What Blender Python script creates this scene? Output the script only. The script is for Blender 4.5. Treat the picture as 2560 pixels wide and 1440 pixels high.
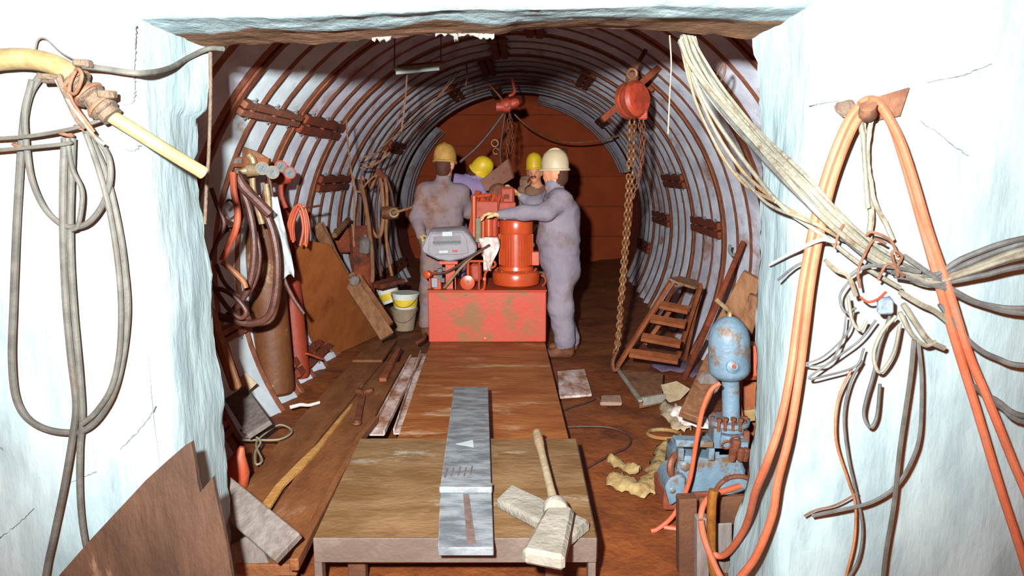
import bpy, bmesh, math, random
import numpy as np
from mathutils import Vector, Matrix, noise, Quaternion

for _o in list(bpy.data.objects):
    bpy.data.objects.remove(_o, do_unlink=True)
scene = bpy.context.scene
COL = scene.collection
random.seed(7)

# ------------------------------------------------------------------ camera
F_PX = 1700.0
CAM_H = 1.64
HORIZON_V, VANISH_U = 432.0, 1270.0
TILT = math.atan((720 - HORIZON_V) / F_PX)
YAW = math.atan((1280 - VANISH_U) / F_PX)
cam_data = bpy.data.cameras.new('camera')
cam_data.sensor_width = 36.0
cam_data.lens = 36.0 * F_PX / 2560.0
cam_data.clip_start = 0.05
cam = bpy.data.objects.new('camera', cam_data)
cam.location = (0, 0, CAM_H)
cam.rotation_euler = (math.pi / 2 - TILT, 0, -YAW)
COL.objects.link(cam)
scene.camera = cam

# ------------------------------------------------------------------ light
world = bpy.data.worlds.new('shaft_ambient')
scene.world = world
world.use_nodes = True
bg = world.node_tree.nodes['Background']
bg.inputs[0].default_value = (0.60, 0.13, 0.035, 1)
bg.inputs[1].default_value = 1.35

def add_light(name, kind, loc, power, color, **kw):
    d = bpy.data.lights.new(name, kind)
    d.energy = power
    d.color = color
    for k_, v_ in kw.items():
        setattr(d, k_, v_)
    o = bpy.data.objects.new(name, d)
    o.location = loc
    COL.objects.link(o)
    return o

# the photographer's flash gun, held above and to the left of the lens
flash = add_light('flash_gun', 'SPOT', (-0.23, -0.05, CAM_H + 0.25), 2500, (0.88, 0.98, 1.0),
                  shadow_soft_size=0.045, spot_size=math.radians(116), spot_blend=1.0)
flash.rotation_euler = (math.pi / 2 + math.radians(0), 0, math.radians(-2))

vs = scene.view_settings
vs.view_transform = 'Standard'
vs.look = 'None'
vs.exposure = 0.0
vs.gamma = 1.0
vs.use_curve_mapping = False

# ------------------------------------------------------------------ geometry of the place
_ROT = Matrix.Rotation(-YAW, 3, 'Z') @ Matrix.Rotation(math.pi / 2 - TILT, 3, 'X')
CAM = Vector((0, 0, CAM_H))

def ray(u, v):
    return _ROT @ Vector(((u - 1280) / F_PX, (720 - v) / F_PX, -1.0))

def at(u, v, Y):
    d = ray(u, v)
    return CAM + d * (Y / d.y)

def fl(u, v, z=0.0):
    d = ray(u, v)
    return CAM + d * ((z - CAM_H) / d.z)

TR = 1.92            # radius of the lining
TZ = 0.95            # height of the tunnel axis over the floor
def tx(Y):
    return 0.022 * (Y - 3.0)

def cyl(u, v, R=TR):
    """point where the view ray meets the lining -> (point, angle)"""
    d = ray(u, v)
    # centre moves with y: substitute x' = x - tx(y)
    ax = d.x - 0.022 * d.y; bx = CAM.x - tx(0)
    az = d.z; bz = CAM_H - TZ
    A = ax * ax + az * az; B = 2 * (ax * bx + az * bz); C_ = bx * bx + bz * bz - R * R
    t = (-B + math.sqrt(B * B - 4 * A * C_)) / (2 * A)
    p = CAM + d * t
    return p, math.atan2(p.z - TZ, p.x - tx(p.y))

def ringpt(Y, ang, R=TR):
    return Vector((tx(Y) + R * math.cos(ang), Y, TZ + R * math.sin(ang)))

# ------------------------------------------------------------------ mesh builder
def frame(axis, up=Vector((0, 0, 1))):
    a = Vector(axis).normalized()
    up = Vector(up)
    if abs(a.dot(up.normalized())) > 0.98:
        up = Vector((0, 1, 0)) if abs(a.y) < 0.9 else Vector((1, 0, 0))
    s = a.cross(up).normalized()
    u = s.cross(a).normalized()
    return a, s, u

class MB:
    def __init__(self):
        self.v = []; self.f = []; self.m = []
    def add(self, verts, faces, mi=0):
        b = len(self.v)
        self.v.extend([Vector(p) for p in verts])
        for q in faces:
            self.f.append([i + b for i in q]); self.m.append(mi)
        return self
    def hexa(self, p, mi=0):
        """8 corner points: bottom 0-3, top 4-7"""
        return self.add(p, [(0, 3, 2, 1), (4, 5, 6, 7), (0, 1, 5, 4), (1, 2, 6, 5), (2, 3, 7, 6), (3, 0, 4, 7)], mi)
    def box(self, c, size, rot=None, mi=0):
        c = Vector(c); hx, hy, hz = size[0] / 2, size[1] / 2, size[2] / 2
        P = [Vector(q) for q in ((-hx, -hy, -hz), (hx, -hy, -hz), (hx, hy, -hz), (-hx, hy, -hz),
                                 (-hx, -hy, hz), (hx, -hy, hz), (hx, hy, hz), (-hx, hy, hz))]
        if rot is not None:
            P = [rot @ q for q in P]
        return self.hexa([c + q for q in P], mi)
    def bar(self, p0, p1, w, h, up=(0, 0, 1), mi=0, w1=None):
        p0, p1 = Vector(p0), Vector(p1)
        a, s, u = frame(p1 - p0, up)
        w1 = w if w1 is None else w1
        P = []
        for uu in (-h / 2, h / 2):
            P += [p0 - s * w / 2 + u * uu, p0 + s * w / 2 + u * uu, p1 + s * w1 / 2 + u * uu, p1 - s * w1 / 2 + u * uu]
        return self.hexa(P, mi)
    def tube(self, pts, r, n=8, closed=False, mi=0, caps=True):
        pts = [Vector(p) for p in pts]
        N = len(pts)
        rr = r if isinstance(r, (list, tuple)) else [r] * N
        tang = []
        for i in range(N):
            if closed:
                t = pts[(i + 1) % N] - pts[i - 1]
            else:
                t = pts[min(i + 1, N - 1)] - pts[max(i - 1, 0)]
            tang.append(t.normalized() if t.length > 1e-9 else Vector((0, 0, 1)))
        _, s, u = frame(tang[0])
        vs_ = []
        for i in range(N):
            s = (s - tang[i] * s.dot(tang[i]))
            s = s.normalized() if s.length > 1e-6 else frame(tang[i])[1]
            u = s.cross(tang[i])
            for k in range(n):
                a = 2 * math.pi * k / n
                vs_.append(pts[i] + (s * math.cos(a) + u * math.sin(a)) * rr[i])
        fs = []
        for i in range(N if closed else N - 1):
            j = (i + 1) % N
            for k in range(n):
                k2 = (k + 1) % n
                fs.append((i * n + k, i * n + k2, j * n + k2, j * n + k))
        if caps and not closed:
            fs.append(tuple(range(n))[::-1]); fs.append(tuple((N - 1) * n + k for k in range(n)))
        return self.add(vs_, fs, mi)
    def lathe(self, prof, o, axis=(0, 0, 1), n=24, mi=0, up=(0, 1, 0), squash=1.0):
        o = Vector(o); a, s, u = frame(axis, up)
        vs_ = []
        for (r, h) in prof:
            for k in range(n):
                t = 2 * math.pi * k / n
                vs_.append(o + a * h + (s * math.cos(t) + u * math.sin(t) * squash) * max(r, 1e-5))
        fs = []
        for i in range(len(prof) - 1):
            for k in range(n):
                k2 = (k + 1) % n
                fs.append((i * n + k, i * n + k2, (i + 1) * n + k2, (i + 1) * n + k))
        if prof[0][0] > 1e-4: fs.append(tuple(range(n))[::-1])
        if prof[-1][0] > 1e-4: fs.append(tuple((len(prof) - 1) * n + k for k in range(n)))
        return self.add(vs_, fs, mi)
    def cyl(self, p0, p1, r, r1=None, n=16, mi=0):
        p0, p1 = Vector(p0), Vector(p1)
        r1 = r if r1 is None else r1
        L = (p1 - p0).length
        return self.lathe([(r, 0), (r1, L)], p0, p1 - p0, n, mi)
    def prism(self, poly, thick, mi=0):
        """poly: 3D points (planar), thick: extrusion vector"""
        poly = [Vector(p) for p in poly]; t = Vector(thick); n = len(poly)
        fs = [tuple(range(n)), tuple(range(n, 2 * n))[::-1]]
        for i in range(n):
            j = (i + 1) % n
            fs.append((i, i + n, j + n, j))
        return self.add(poly + [p + t for p in poly], fs, mi)
    def ball(self, c, r, n=12, mi=0, sc=(1, 1, 1)):
        c = Vector(c)
        m = n // 2
        vs_, fs = [], []
        for i in range(m + 1):
            th = math.pi * i / m
            for k in range(n):
                ph = 2 * math.pi * k / n
                vs_.append(c + Vector((math.sin(th) * math.cos(ph) * sc[0], math.sin(th) * math.sin(ph) * sc[1], math.cos(th) * sc[2])) * r)
        for i in range(m):
            for k in range(n):
                k2 = (k + 1) % n
                fs.append((i * n + k, i * n + k2, (i + 1) * n + k2, (i + 1) * n + k))
        return self.add(vs_, fs, mi)
    def torus(self, c, R, r, axis=(0, 0, 1), n=24, m=8, mi=0, a0=0, a1=None):
        c = Vector(c); a, s, u = frame(axis)
        if a1 is None:
            pts = [c + (s * math.cos(2 * math.pi * k / n) + u * math.sin(2 * math.pi * k / n)) * R for k in range(n)]
            return self.tube(pts, r, m, True, mi)
        pts = [c + (s * math.cos(a0 + (a1 - a0) * k / n) + u * math.sin(a0 + (a1 - a0) * k / n)) * R for k in range(n + 1)]
        return self.tube(pts, r, m, False, mi)

    def jitter(self, amp, freq=6.0, seed=0.0):
        for i, p in enumerate(self.v):
            q = Vector((p.x * freq + seed, p.y * freq + seed * 1.7, p.z * freq - seed))
            self.v[i] = p + Vector(noise.noise_vector(q)) * amp
        return self

    def build(self, name, mats, parent=None, smooth=35, bevel=0, loc=None):
        if not isinstance(mats, (list, tuple)):
            mats = [mats]
        if parent is not None:
            org = Vector(parent['_org']) if '_org' in parent else Vector((0, 0, 0))
        elif loc is not None:
            org = Vector(loc)
        else:
            xs = [p.x for p in self.v]; ys = [p.y for p in self.v]; zs = [p.z for p in self.v]
            org = Vector(((min(xs) + max(xs)) / 2, (min(ys) + max(ys)) / 2, min(zs)))
        me = bpy.data.meshes.new(name)
        me.from_pydata([tuple(p - org) for p in self.v], [], self.f)
        for m_ in mats:
            me.materials.append(m_)
        me.polygons.foreach_set('material_index', self.m)
        bm = bmesh.new(); bm.from_mesh(me)
        bmesh.ops.recalc_face_normals(bm, faces=bm.faces)
        if bevel:
            es = [e for e in bm.edges if e.is_manifold and e.calc_face_angle(0) > 0.6]
            bmesh.ops.bevel(bm, geom=es, offset=bevel, segments=1, affect='EDGES', profile=0.5)
        bm.to_mesh(me); bm.free()
        if smooth:
            me.polygons.foreach_set('use_smooth', [True] * len(me.polygons))
            me.set_sharp_from_angle(angle=math.radians(smooth))
        me.update()
        o = bpy.data.objects.new(name, me)
        COL.objects.link(o)
        if parent is not None:
            o.parent = parent
        else:
            o.location = org
        o['_org'] = tuple(org)
        return o

def tag(o, label, cat, group=None):
    o['label'] = label; o['category'] = cat
    if group: o['group'] = group
    return o

def thing(name, label, cat, loc=(0, 0, 0), group=None):
    o = bpy.data.objects.new(name, None)
    o.empty_display_size = 0.1
    o.location = loc
    o['_org'] = tuple(loc)
    COL.objects.link(o)
    return tag(o, label, cat, group)

def struct(o):
    o['kind'] = 'structure'
    return o

def spline(pts, seg=6, closed=False):
    pts = [Vector(p) for p in pts]
    n = len(pts)
    if n < 3:
        return pts
    out = []
    rng = range(n) if closed else range(n - 1)
    for i in rng:
        p1, p2 = pts[i], pts[(i + 1) % n]
        p0 = pts[i - 1] if (i > 0 or closed) else p1 * 2 - p2
        p3 = pts[(i + 2) % n] if (i + 2 < n or closed) else p2 * 2 - p1
        for k in range(seg):
            t = k / seg
            out.append(0.5 * ((2 * p1) + (p2 - p0) * t + (2 * p0 - 5 * p1 + 4 * p2 - p3) * t * t + (3 * p1 - p0 - 3 * p2 + p3) * t ** 3))
    if not closed:
        out.append(pts[-1])
    return out

def px(points, Y=None):
    """pixel points at a real distance: (u, v) with common Y or (u, v, Y)"""
    return [at(p[0], p[1], p[2] if len(p) > 2 else Y) for p in points]

def cable(name, label, cat, pts, r, mat, Y=None, seg=6, n=7, group=None, closed=False, world_pts=False):
    P = pts if world_pts else px(pts, Y)
    mb = MB().tube(spline(P, seg, closed), r, n, closed)
    return tag(mb.build(name, mat), label, cat, group)

# ------------------------------------------------------------------ materials
def C(r, g, b):
    def l(c):
        c /= 255.0
        return c / 12.92 if c <= 0.04045 else ((c + 0.055) / 1.055) ** 2.4
    return (l(r), l(g), l(b), 1.0)

def M(name, c1, c2=None, c3=None, scale=6, rough=0.7, metal=0.0, bump=0.25, bscale=30, stretch=(1, 1, 1),
      lo=0.38, hi=0.62, c3lo=0.55, c3hi=0.68, c3scale=2.5, spec=0.4):
    m = bpy.data.materials.new(name); m.use_nodes = True
    nt = m.node_tree; N = nt.nodes; L = nt.links
    b = N['Principled BSDF']
    b.inputs['Roughness'].default_value = rough
    b.inputs['Metallic'].default_value = metal
    b.inputs['Specular IOR Level'].default_value = spec
    tc = N.new('ShaderNodeTexCoord'); oi = N.new('ShaderNodeObjectInfo')
    mul = N.new('ShaderNodeMath'); mul.operation = 'MULTIPLY'; mul.inputs[1].default_value = 37.0
    L.new(oi.outputs['Random'], mul.inputs[0])
    add = N.new('ShaderNodeVectorMath'); add.operation = 'ADD'
    L.new(tc.outputs['Object'], add.inputs[0]); L.new(mul.outputs[0], add.inputs[1])
    mp = N.new('ShaderNodeMapping'); mp.inputs['Scale'].default_value = stretch
    L.new(add.outputs[0], mp.inputs['Vector'])
    def nz(sc, det=6, rg=0.6):
        n_ = N.new('ShaderNodeTexNoise'); n_.inputs['Scale'].default_value = sc
        n_.inputs['Detail'].default_value = det; n_.inputs['Roughness'].default_value = rg
        L.new(mp.outputs[0], n_.inputs['Vector']); return n_
    n1 = nz(scale)
    rp = N.new('ShaderNodeValToRGB')
    rp.color_ramp.elements[0].position = lo; rp.color_ramp.elements[0].color = c1
    rp.color_ramp.elements[1].position = hi; rp.color_ramp.elements[1].color = c2 or c1
    L.new(n1.outputs['Fac'], rp.inputs[0])
    out = rp.outputs[0]
    if c3:
        n2 = nz(c3scale, 8, 0.68)
        r2 = N.new('ShaderNodeValToRGB')
        r2.color_ramp.elements[0].position = c3lo; r2.color_ramp.elements[0].color = (0, 0, 0, 1)
        r2.color_ramp.elements[1].position = c3hi; r2.color_ramp.elements[1].color = (1, 1, 1, 1)
        L.new(n2.outputs['Fac'], r2.inputs[0])
        mx = N.new('ShaderNodeMix'); mx.data_type = 'RGBA'
        L.new(r2.outputs[0], mx.inputs['Factor']); L.new(out, mx.inputs['A']); mx.inputs['B'].default_value = c3
        out = mx.outputs['Result']
    L.new(out, b.inputs['Base Color'])
    if bump:
        nb = nz(bscale, 5)
        bp = N.new('ShaderNodeBump'); bp.inputs['Strength'].default_value = bump; bp.inputs['Distance'].default_value = 0.02
        L.new(nb.outputs['Fac'], bp.inputs['Height']); L.new(bp.outputs[0], b.inputs['Normal'])
    return m

MAT = {}
MAT['whitewash'] = M('whitewashed_concrete', C(122, 136, 138), C(142, 156, 157), C(100, 112, 118), scale=5, rough=0.9,
                     bump=0.35, bscale=14, stretch=(1.6, 1.6, 0.45), c3lo=0.56, c3hi=0.75, c3scale=3.0, spec=0.2)
MAT['liner'] = M('galvanised_liner', C(170, 168, 178), C(198, 196, 204), C(136, 92, 70), scale=5, rough=0.62, metal=0.0,
                 bump=0.12, bscale=60, c3lo=0.56, c3hi=0.68, c3scale=2.2, spec=0.5)
MAT['liner_dull'] = M('liner_dull', C(160, 154, 164), C(182, 174, 182), C(134, 88, 64), scale=6, rough=0.7,
                      bump=0.15, bscale=60, c3lo=0.52, c3hi=0.68, c3scale=2.4, spec=0.4)
MAT['liner_clean'] = M('clean_liner', C(170, 176, 180), C(190, 196, 198), C(150, 128, 116), scale=5, rough=0.6, bump=0.1, bscale=60, c3lo=0.6, c3hi=0.7, c3scale=3, spec=0.5)
MAT['rust'] = M('rusty_flange', C(112, 56, 30), C(134, 74, 46), C(90, 42, 24), scale=14, rough=0.85, bump=0.4, bscale=50)
MAT['rust_dark'] = M('dark_rust', C(104, 40, 14), C(126, 54, 24), C(60, 26, 14), scale=14, rough=0.85, bump=0.4, bscale=50)
MAT['groove'] = M('dirty_groove', C(120, 64, 40), C(142, 86, 62), scale=14, rough=0.9, bump=0.3, bscale=50)
MAT['grind'] = M('dark_scratch', C(86, 66, 60), C(104, 84, 78), scale=30, rough=0.7, bump=0.1)
MAT['post'] = M('muddy_post', C(70, 38, 18), C(88, 52, 28), scale=6, rough=0.8, bump=0.4)
MAT['mud'] = M('brown_mud', C(104, 48, 14), C(124, 64, 23), C(76, 32, 8), scale=5, rough=0.6, bump=0.7, bscale=18, c3scale=1.8, spec=0.5)
MAT['clay'] = M('clay_heading', C(136, 50, 12), C(148, 58, 18), scale=3, rough=0.9, bump=0.4, bscale=12)
MAT['deck'] = M('muddy_board', C(126, 64, 24), C(152, 90, 44), C(184, 146, 114), scale=4, rough=0.55, bump=0.4, bscale=25,
                stretch=(0.6, 2.2, 1), c3lo=0.57, c3hi=0.68, c3scale=3.0)
MAT['table'] = M('worn_steel_table', C(100, 70, 40), C(124, 94, 64), C(158, 146, 130), scale=4, rough=0.55, bump=0.35, bscale=22,
                 stretch=(0.8, 1.8, 1), c3lo=0.58, c3hi=0.70, c3scale=2.6)
MAT['table_edge'] = M('table_edge', C(86, 70, 60), C(100, 84, 75), C(150, 138, 126), scale=6, rough=0.6, bump=0.3, c3lo=0.62, c3hi=0.75, c3scale=3)
MAT['plank'] = M('muddy_plank', C(100, 54, 22), C(122, 72, 36), C(146, 112, 88), scale=5, rough=0.7, bump=0.4, stretch=(2, 0.6, 2), c3lo=0.62, c3hi=0.74)
MAT['plank_grey'] = M('grey_plank', C(94, 82, 75), C(114, 102, 97), C(84, 60, 48), scale=8, rough=0.85, bump=0.4, stretch=(3, 3, 0.6))
MAT['splash'] = M('cement_splashed_steel', C(140, 92, 66), C(206, 184, 176), C(110, 62, 34), scale=9, rough=0.7, bump=0.5, stretch=(1, 0.5, 1))
MAT['plywood'] = M('brown_plywood', C(132, 66, 20), C(148, 80, 32), C(116, 54, 16), scale=5, rough=0.75, bump=0.2, bscale=40)
MAT['broken_board'] = M('broken_brown_board', C(58, 36, 22), C(76, 50, 33), C(150, 110, 84), scale=5, rough=0.85, bump=0.5, stretch=(2, 2, 0.6), c3lo=0.6, c3hi=0.72)
MAT['timber'] = M('old_timber', C(108, 66, 38), C(128, 86, 56), C(80, 42, 22), scale=8, rough=0.8, bump=0.4, stretch=(3, 3, 0.8))
MAT['fresh_wood'] = M('split_fresh_wood', C(166, 112, 52), C(180, 130, 72), C(150, 90, 40), scale=9, rough=0.7, bump=0.4)
MAT['dark_wood'] = M('dark_wood', C(112, 52, 20), C(134, 70, 32), scale=8, rough=0.8, bump=0.4)
MAT['pale_wood'] = M('cement_caked_wood', C(118, 110, 98), C(136, 128, 116), C(112, 88, 66), scale=9, rough=0.85, bump=0.5, c3lo=0.58, c3hi=0.7, c3scale=6)
MAT['handle_wood'] = M('mallet_handle', C(132, 112, 84), C(150, 132, 106), C(150, 116, 84), scale=12, rough=0.75, bump=0.3)
MAT['bar_steel'] = M('bright_steel_bar', C(96, 100, 104), C(140, 144, 146), C(124, 92, 78), scale=6, rough=0.5, metal=0.25, bump=0.25,
                     stretch=(1.2, 3.2, 1), c3lo=0.6, c3hi=0.74, c3scale=5)
MAT['red'] = M('red_paint', C(192, 74, 32), C(178, 64, 28), C(164, 76, 42), scale=6, rough=0.28, bump=0.04, c3lo=0.56, c3hi=0.7, c3scale=4, spec=0.6)
MAT['red_tank'] = M('red_tank_paint', C(186, 58, 32), C(178, 68, 42), C(136, 84, 42), scale=5, rough=0.5, bump=0.1, c3lo=0.49, c3hi=0.60, c3scale=3.2)
MAT['red_dull'] = M('red_primer', C(176, 66, 42), C(150, 56, 36), C(120, 50, 30), scale=12, rough=0.6, bump=0.3)
MAT['grey_panel'] = M('grey_console', C(132, 122, 126), C(142, 132, 136), C(118, 104, 104), scale=9, rough=0.55, bump=0.05)
MAT['grey_dark'] = M('grey_recess', C(112, 104, 112), C(126, 116, 120), scale=9, rough=0.6, bump=0.05)
MAT['white'] = M('white_plate', C(176, 182, 180), C(164, 170, 170), scale=20, rough=0.5, bump=0.03)
MAT['rag'] = M('white_rag', C(226, 214, 206), C(204, 180, 168), C(176, 120, 96), scale=12, rough=0.9, bump=0.3)
MAT['hose_black'] = M('dark_rubber', C(66, 34, 26), C(88, 50, 40), scale=12, rough=0.5, bump=0.15)
MAT['hose_brown'] = M('muddy_hose', C(120, 70, 40), C(150, 96, 60), scale=12, rough=0.6, bump=0.2)
MAT['hose_grey'] = M('dusty_grey_hose', C(62, 58, 52), C(80, 75, 68), C(72, 56, 42), scale=14, rough=0.75, bump=0.25, c3lo=0.55, c3hi=0.7, c3scale=6)
MAT['hose_orange'] = M('orange_hose', C(164, 68, 40), C(174, 80, 50), C(150, 78, 52), scale=9, rough=0.55, bump=0.12, c3lo=0.58, c3hi=0.72, c3scale=5)
MAT['hose_orange_near'] = M('dusty_orange_hose', C(150, 72, 44), C(160, 84, 56), C(124, 86, 64), scale=9, rough=0.6, bump=0.15, c3lo=0.52, c3hi=0.66, c3scale=6)
MAT['yellow_pipe'] = M('yellow_air_pipe', C(116, 100, 62), C(134, 118, 80), C(98, 76, 44), scale=12, rough=0.6, bump=0.2, c3lo=0.56, c3hi=0.7)
MAT['coupling'] = M('dirty_coupling', C(80, 62, 48), C(98, 80, 64), C(62, 44, 32), scale=24, rough=0.7, metal=0.2, bump=0.6, bscale=60)
MAT['cable_cream'] = M('cement_caked_cable', C(98, 92, 78), C(116, 110, 96), C(88, 68, 46), scale=14, rough=0.8, bump=0.35, c3lo=0.55, c3hi=0.66, c3scale=9)
MAT['cable_grey'] = M('grey_cable', C(64, 62, 60), C(84, 82, 79), C(80, 64, 50), scale=14, rough=0.75, bump=0.25)
MAT['cable_dark'] = M('dark_cable', C(60, 36, 28), C(80, 48, 36), scale=14, rough=0.6, bump=0.2)
MAT['wire_rust'] = M('rusty_wire', C(84, 50, 32), C(106, 70, 48), scale=20, rough=0.75, bump=0.3)
MAT['chain'] = M('oily_chain', C(112, 72, 44), C(134, 90, 56), C(84, 46, 26), scale=30, rough=0.5, metal=0.3, bump=0.3)
MAT['steel_dark'] = M('dark_iron', C(92, 48, 30), C(118, 66, 44), scale=16, rough=0.6, metal=0.2, bump=0.3)
MAT['pump_blue'] = M('blue_pump_paint', C(84, 101, 114), C(98, 116, 128), C(98, 74, 52), scale=7, rough=0.5, bump=0.3, c3lo=0.51, c3hi=0.60, c3scale=9)
MAT['bottle_brown'] = M('brown_gas_cylinder', C(88, 48, 20), C(104, 60, 30), C(146, 112, 76), scale=5, rough=0.6, bump=0.2, c3lo=0.57, c3hi=0.66, c3scale=5)
MAT['bottle_red'] = M('red_gas_cylinder', C(134, 48, 24), C(122, 44, 24), C(112, 62, 38), scale=6, rough=0.6, bump=0.2, c3scale=4)
MAT['brass'] = M('dusty_brass', C(130, 104, 74), C(148, 122, 92), C(128, 90, 58), scale=24, rough=0.5, metal=0.3, bump=0.3)
MAT['cream'] = M('gauge_rim', C(132, 122, 100), C(122, 112, 90), scale=20, rough=0.8, bump=0.1, spec=0.1)
MAT['dial'] = M('gauge_dial', C(96, 96, 98), C(112, 112, 110), scale=60, rough=0.9, bump=0.0, spec=0.05)
MAT['overall_blue'] = M('blue_work_overalls', C(130, 118, 128), C(142, 128, 136), C(120, 94, 82), scale=4, rough=0.95, bump=0.7, bscale=9, c3lo=0.55, c3hi=0.72, c3scale=3, spec=0.1)
MAT['overall_muddy'] = M('muddy_work_overalls', C(132, 112, 118), C(142, 114, 106), C(116, 72, 42), scale=4, rough=0.95, bump=0.7, bscale=9, c3lo=0.5, c3hi=0.66, c3scale=3, spec=0.1)
MAT['overall_violet'] = M('violet_work_jacket', C(134, 112, 150), C(146, 122, 156), C(124, 90, 96), scale=4, rough=0.95, bump=0.6, bscale=9, spec=0.1)
MAT['overall_brown'] = M('brown_work_jacket', C(150, 110, 88), C(124, 86, 66), scale=6, rough=0.95, bump=0.6, bscale=9, spec=0.1)
MAT['skin'] = M('skin', C(226, 150, 112), C(214, 132, 96), scale=12, rough=0.55, bump=0.05)
MAT['hair'] = M('dark_hair', C(70, 34, 20), C(88, 46, 28), scale=60, rough=0.7, bump=0.4, bscale=120)
MAT['boot'] = M('muddy_boot', C(92, 48, 26), C(116, 66, 38), scale=12, rough=0.7, bump=0.4)
MAT['glove'] = M('cream_leather_glove', C(214, 180, 130), C(190, 146, 98), C(150, 98, 60), scale=12, rough=0.85, bump=0.3)
MAT['hat_yellow'] = M('yellow_hard_hat', C(224, 184, 36), C(212, 168, 30), C(190, 140, 50), scale=8, rough=0.45, bump=0.04, c3lo=0.6, c3hi=0.72)
MAT['hat_muddy'] = M('muddy_yellow_hard_hat', C(184, 138, 62), C(160, 112, 54), C(136, 92, 58), scale=12, rough=0.65, bump=0.15)
MAT['hat_white'] = M('white_hard_hat', C(196, 174, 142), C(186, 162, 128), C(190, 166, 126), scale=8, rough=0.5, bump=0.05, c3lo=0.58, c3hi=0.72)
MAT['bucket_white'] = M('white_bucket', C(224, 220, 210), C(204, 196, 184), C(170, 140, 110), scale=8, rough=0.5, bump=0.05, c3lo=0.62, c3hi=0.74, c3scale=6)
MAT['yellow_band'] = M('yellow_print', C(226, 190, 40), C(212, 170, 60), scale=9, rough=0.5, bump=0.03)
MAT['bucket_grey'] = M('grey_bucket', C(136, 112, 90), C(156, 132, 110), C(120, 84, 58), scale=6, rough=0.6, bump=0.1, stretch=(2, 2, 0.6))
MAT['paper'] = M('crumpled_paper', C(164, 142, 114), C(150, 124, 94), scale=14, rough=0.9, bump=0.3)
MAT['straw'] = M('yellowed_sacking', C(150, 124, 80), C(128, 98, 58), C(140, 92, 44), scale=20, rough=0.9, bump=0.5)
MAT['concrete_grey'] = M('grey_block', C(130, 98, 80), C(150, 116, 96), scale=10, rough=0.9, bump=0.4)
MAT['blue_cloth'] = M('dark_blue_cloth', C(72, 60, 84), C(92, 72, 86), C(120, 80, 60), scale=8, rough=0.9, bump=0.4)
MAT['newsprint'] = M('white_sheet', C(156, 158, 156), C(172, 174, 172), C(168, 150, 136), scale=22, rough=0.9, bump=0.15, c3lo=0.6, c3hi=0.72, c3scale=12)
MAT['copper'] = M('copper_pipe', C(176, 116, 50), C(150, 92, 40), C(110, 62, 28), scale=12, rough=0.35, metal=0.6, bump=0.2)
MAT['plate_rust'] = M('rusty_plate', C(126, 78, 60), C(112, 64, 48), scale=5, rough=0.7, bump=0.2)
MAT['link_red'] = M('link_red', C(176, 62, 36), C(136, 46, 28), C(96, 40, 22), scale=14, rough=0.5, bump=0.2)

# lintel: whitewash that gives way to bare clay towards the tunnel side, along a ragged line
def lintel_material():
    m = MAT['whitewash'].copy(); m.name = 'whitewash_over_clay'
    nt = m.node_tree; N = nt.nodes; L = nt.links
    b = N['Principled BSDF']
    src = b.inputs['Base Color'].links[0].from_socket
    tc = N.new('ShaderNodeTexCoord'); sp = N.new('ShaderNodeSeparateXYZ'); L.new(tc.outputs['Object'], sp.inputs[0])
    mp = N.new('ShaderNodeMapping'); mp.inputs['Scale'].default_value = (1.6, 0.6, 1); L.new(tc.outputs['Object'], mp.inputs[0])
    nz = N.new('ShaderNodeTexNoise'); nz.inputs['Scale'].default_value = 2.4; nz.inputs['Detail'].default_value = 8; L.new(mp.outputs[0], nz.inputs['Vector'])
    ma = N.new('ShaderNodeMath'); ma.operation = 'MULTIPLY_ADD'; ma.inputs[1].default_value = 0.35
    L.new(nz.outputs['Fac'], ma.inputs[0]); L.new(sp.outputs['Y'], ma.inputs[2])
    rp = N.new('ShaderNodeValToRGB')
    rp.color_ramp.elements[0].position = 0.39; rp.color_ramp.elements[0].color = (0, 0, 0, 1)
    rp.color_ramp.elements[1].position = 0.415; rp.color_ramp.elements[1].color = (1, 1, 1, 1)
    L.new(ma.outputs[0], rp.inputs[0])
    mx = N.new('ShaderNodeMix'); mx.data_type = 'RGBA'
    L.new(rp.outputs[0], mx.inputs['Factor']); L.new(src, mx.inputs['A']); mx.inputs['B'].default_value = C(104, 72, 50)
    L.new(mx.outputs['Result'], b.inputs['Base Color'])
    return m
MAT['lintel'] = lintel_material()

# ------------------------------------------------------------------ the shaft wall with its opening
YF, YB = 2.07, 2.5        # front and rear face of the wall

def fb(p, s=1.0):
    return noise.fractal(Vector(p) * s, 0.7, 2.1, 5)

def edge_fn(pts, Y):
    P = sorted([(at(u, v, Y).z, at(u, v, Y).x) for (u, v) in pts])
    zs = [p[0] for p in P]; xs = [p[1] for p in P]
    return lambda z: float(np.interp(z, zs, xs))

left_edge = edge_fn([(518, 60), (520, 120), (524, 200), (520, 288), (498, 296), (494, 360), (493, 430), (498, 500), (512, 600), (522, 660),
                     (534, 740), (530, 800), (534, 860), (548, 940), (556, 1010), (556, 1080), (562, 1180), (570, 1260), (577, 1350), (580, 1440)], YB)
right_edge = edge_fn([(1880, 60), (1882, 96), (1884, 130), (1898, 155), (1902, 300), (1908, 400), (1900, 560), (1902, 640), (1892, 720), (1890, 850), (1886, 980),
                      (1880, 1100), (1868, 1190), (1850, 1260), (1836, 1320), (1822, 1440)], YB)

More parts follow.
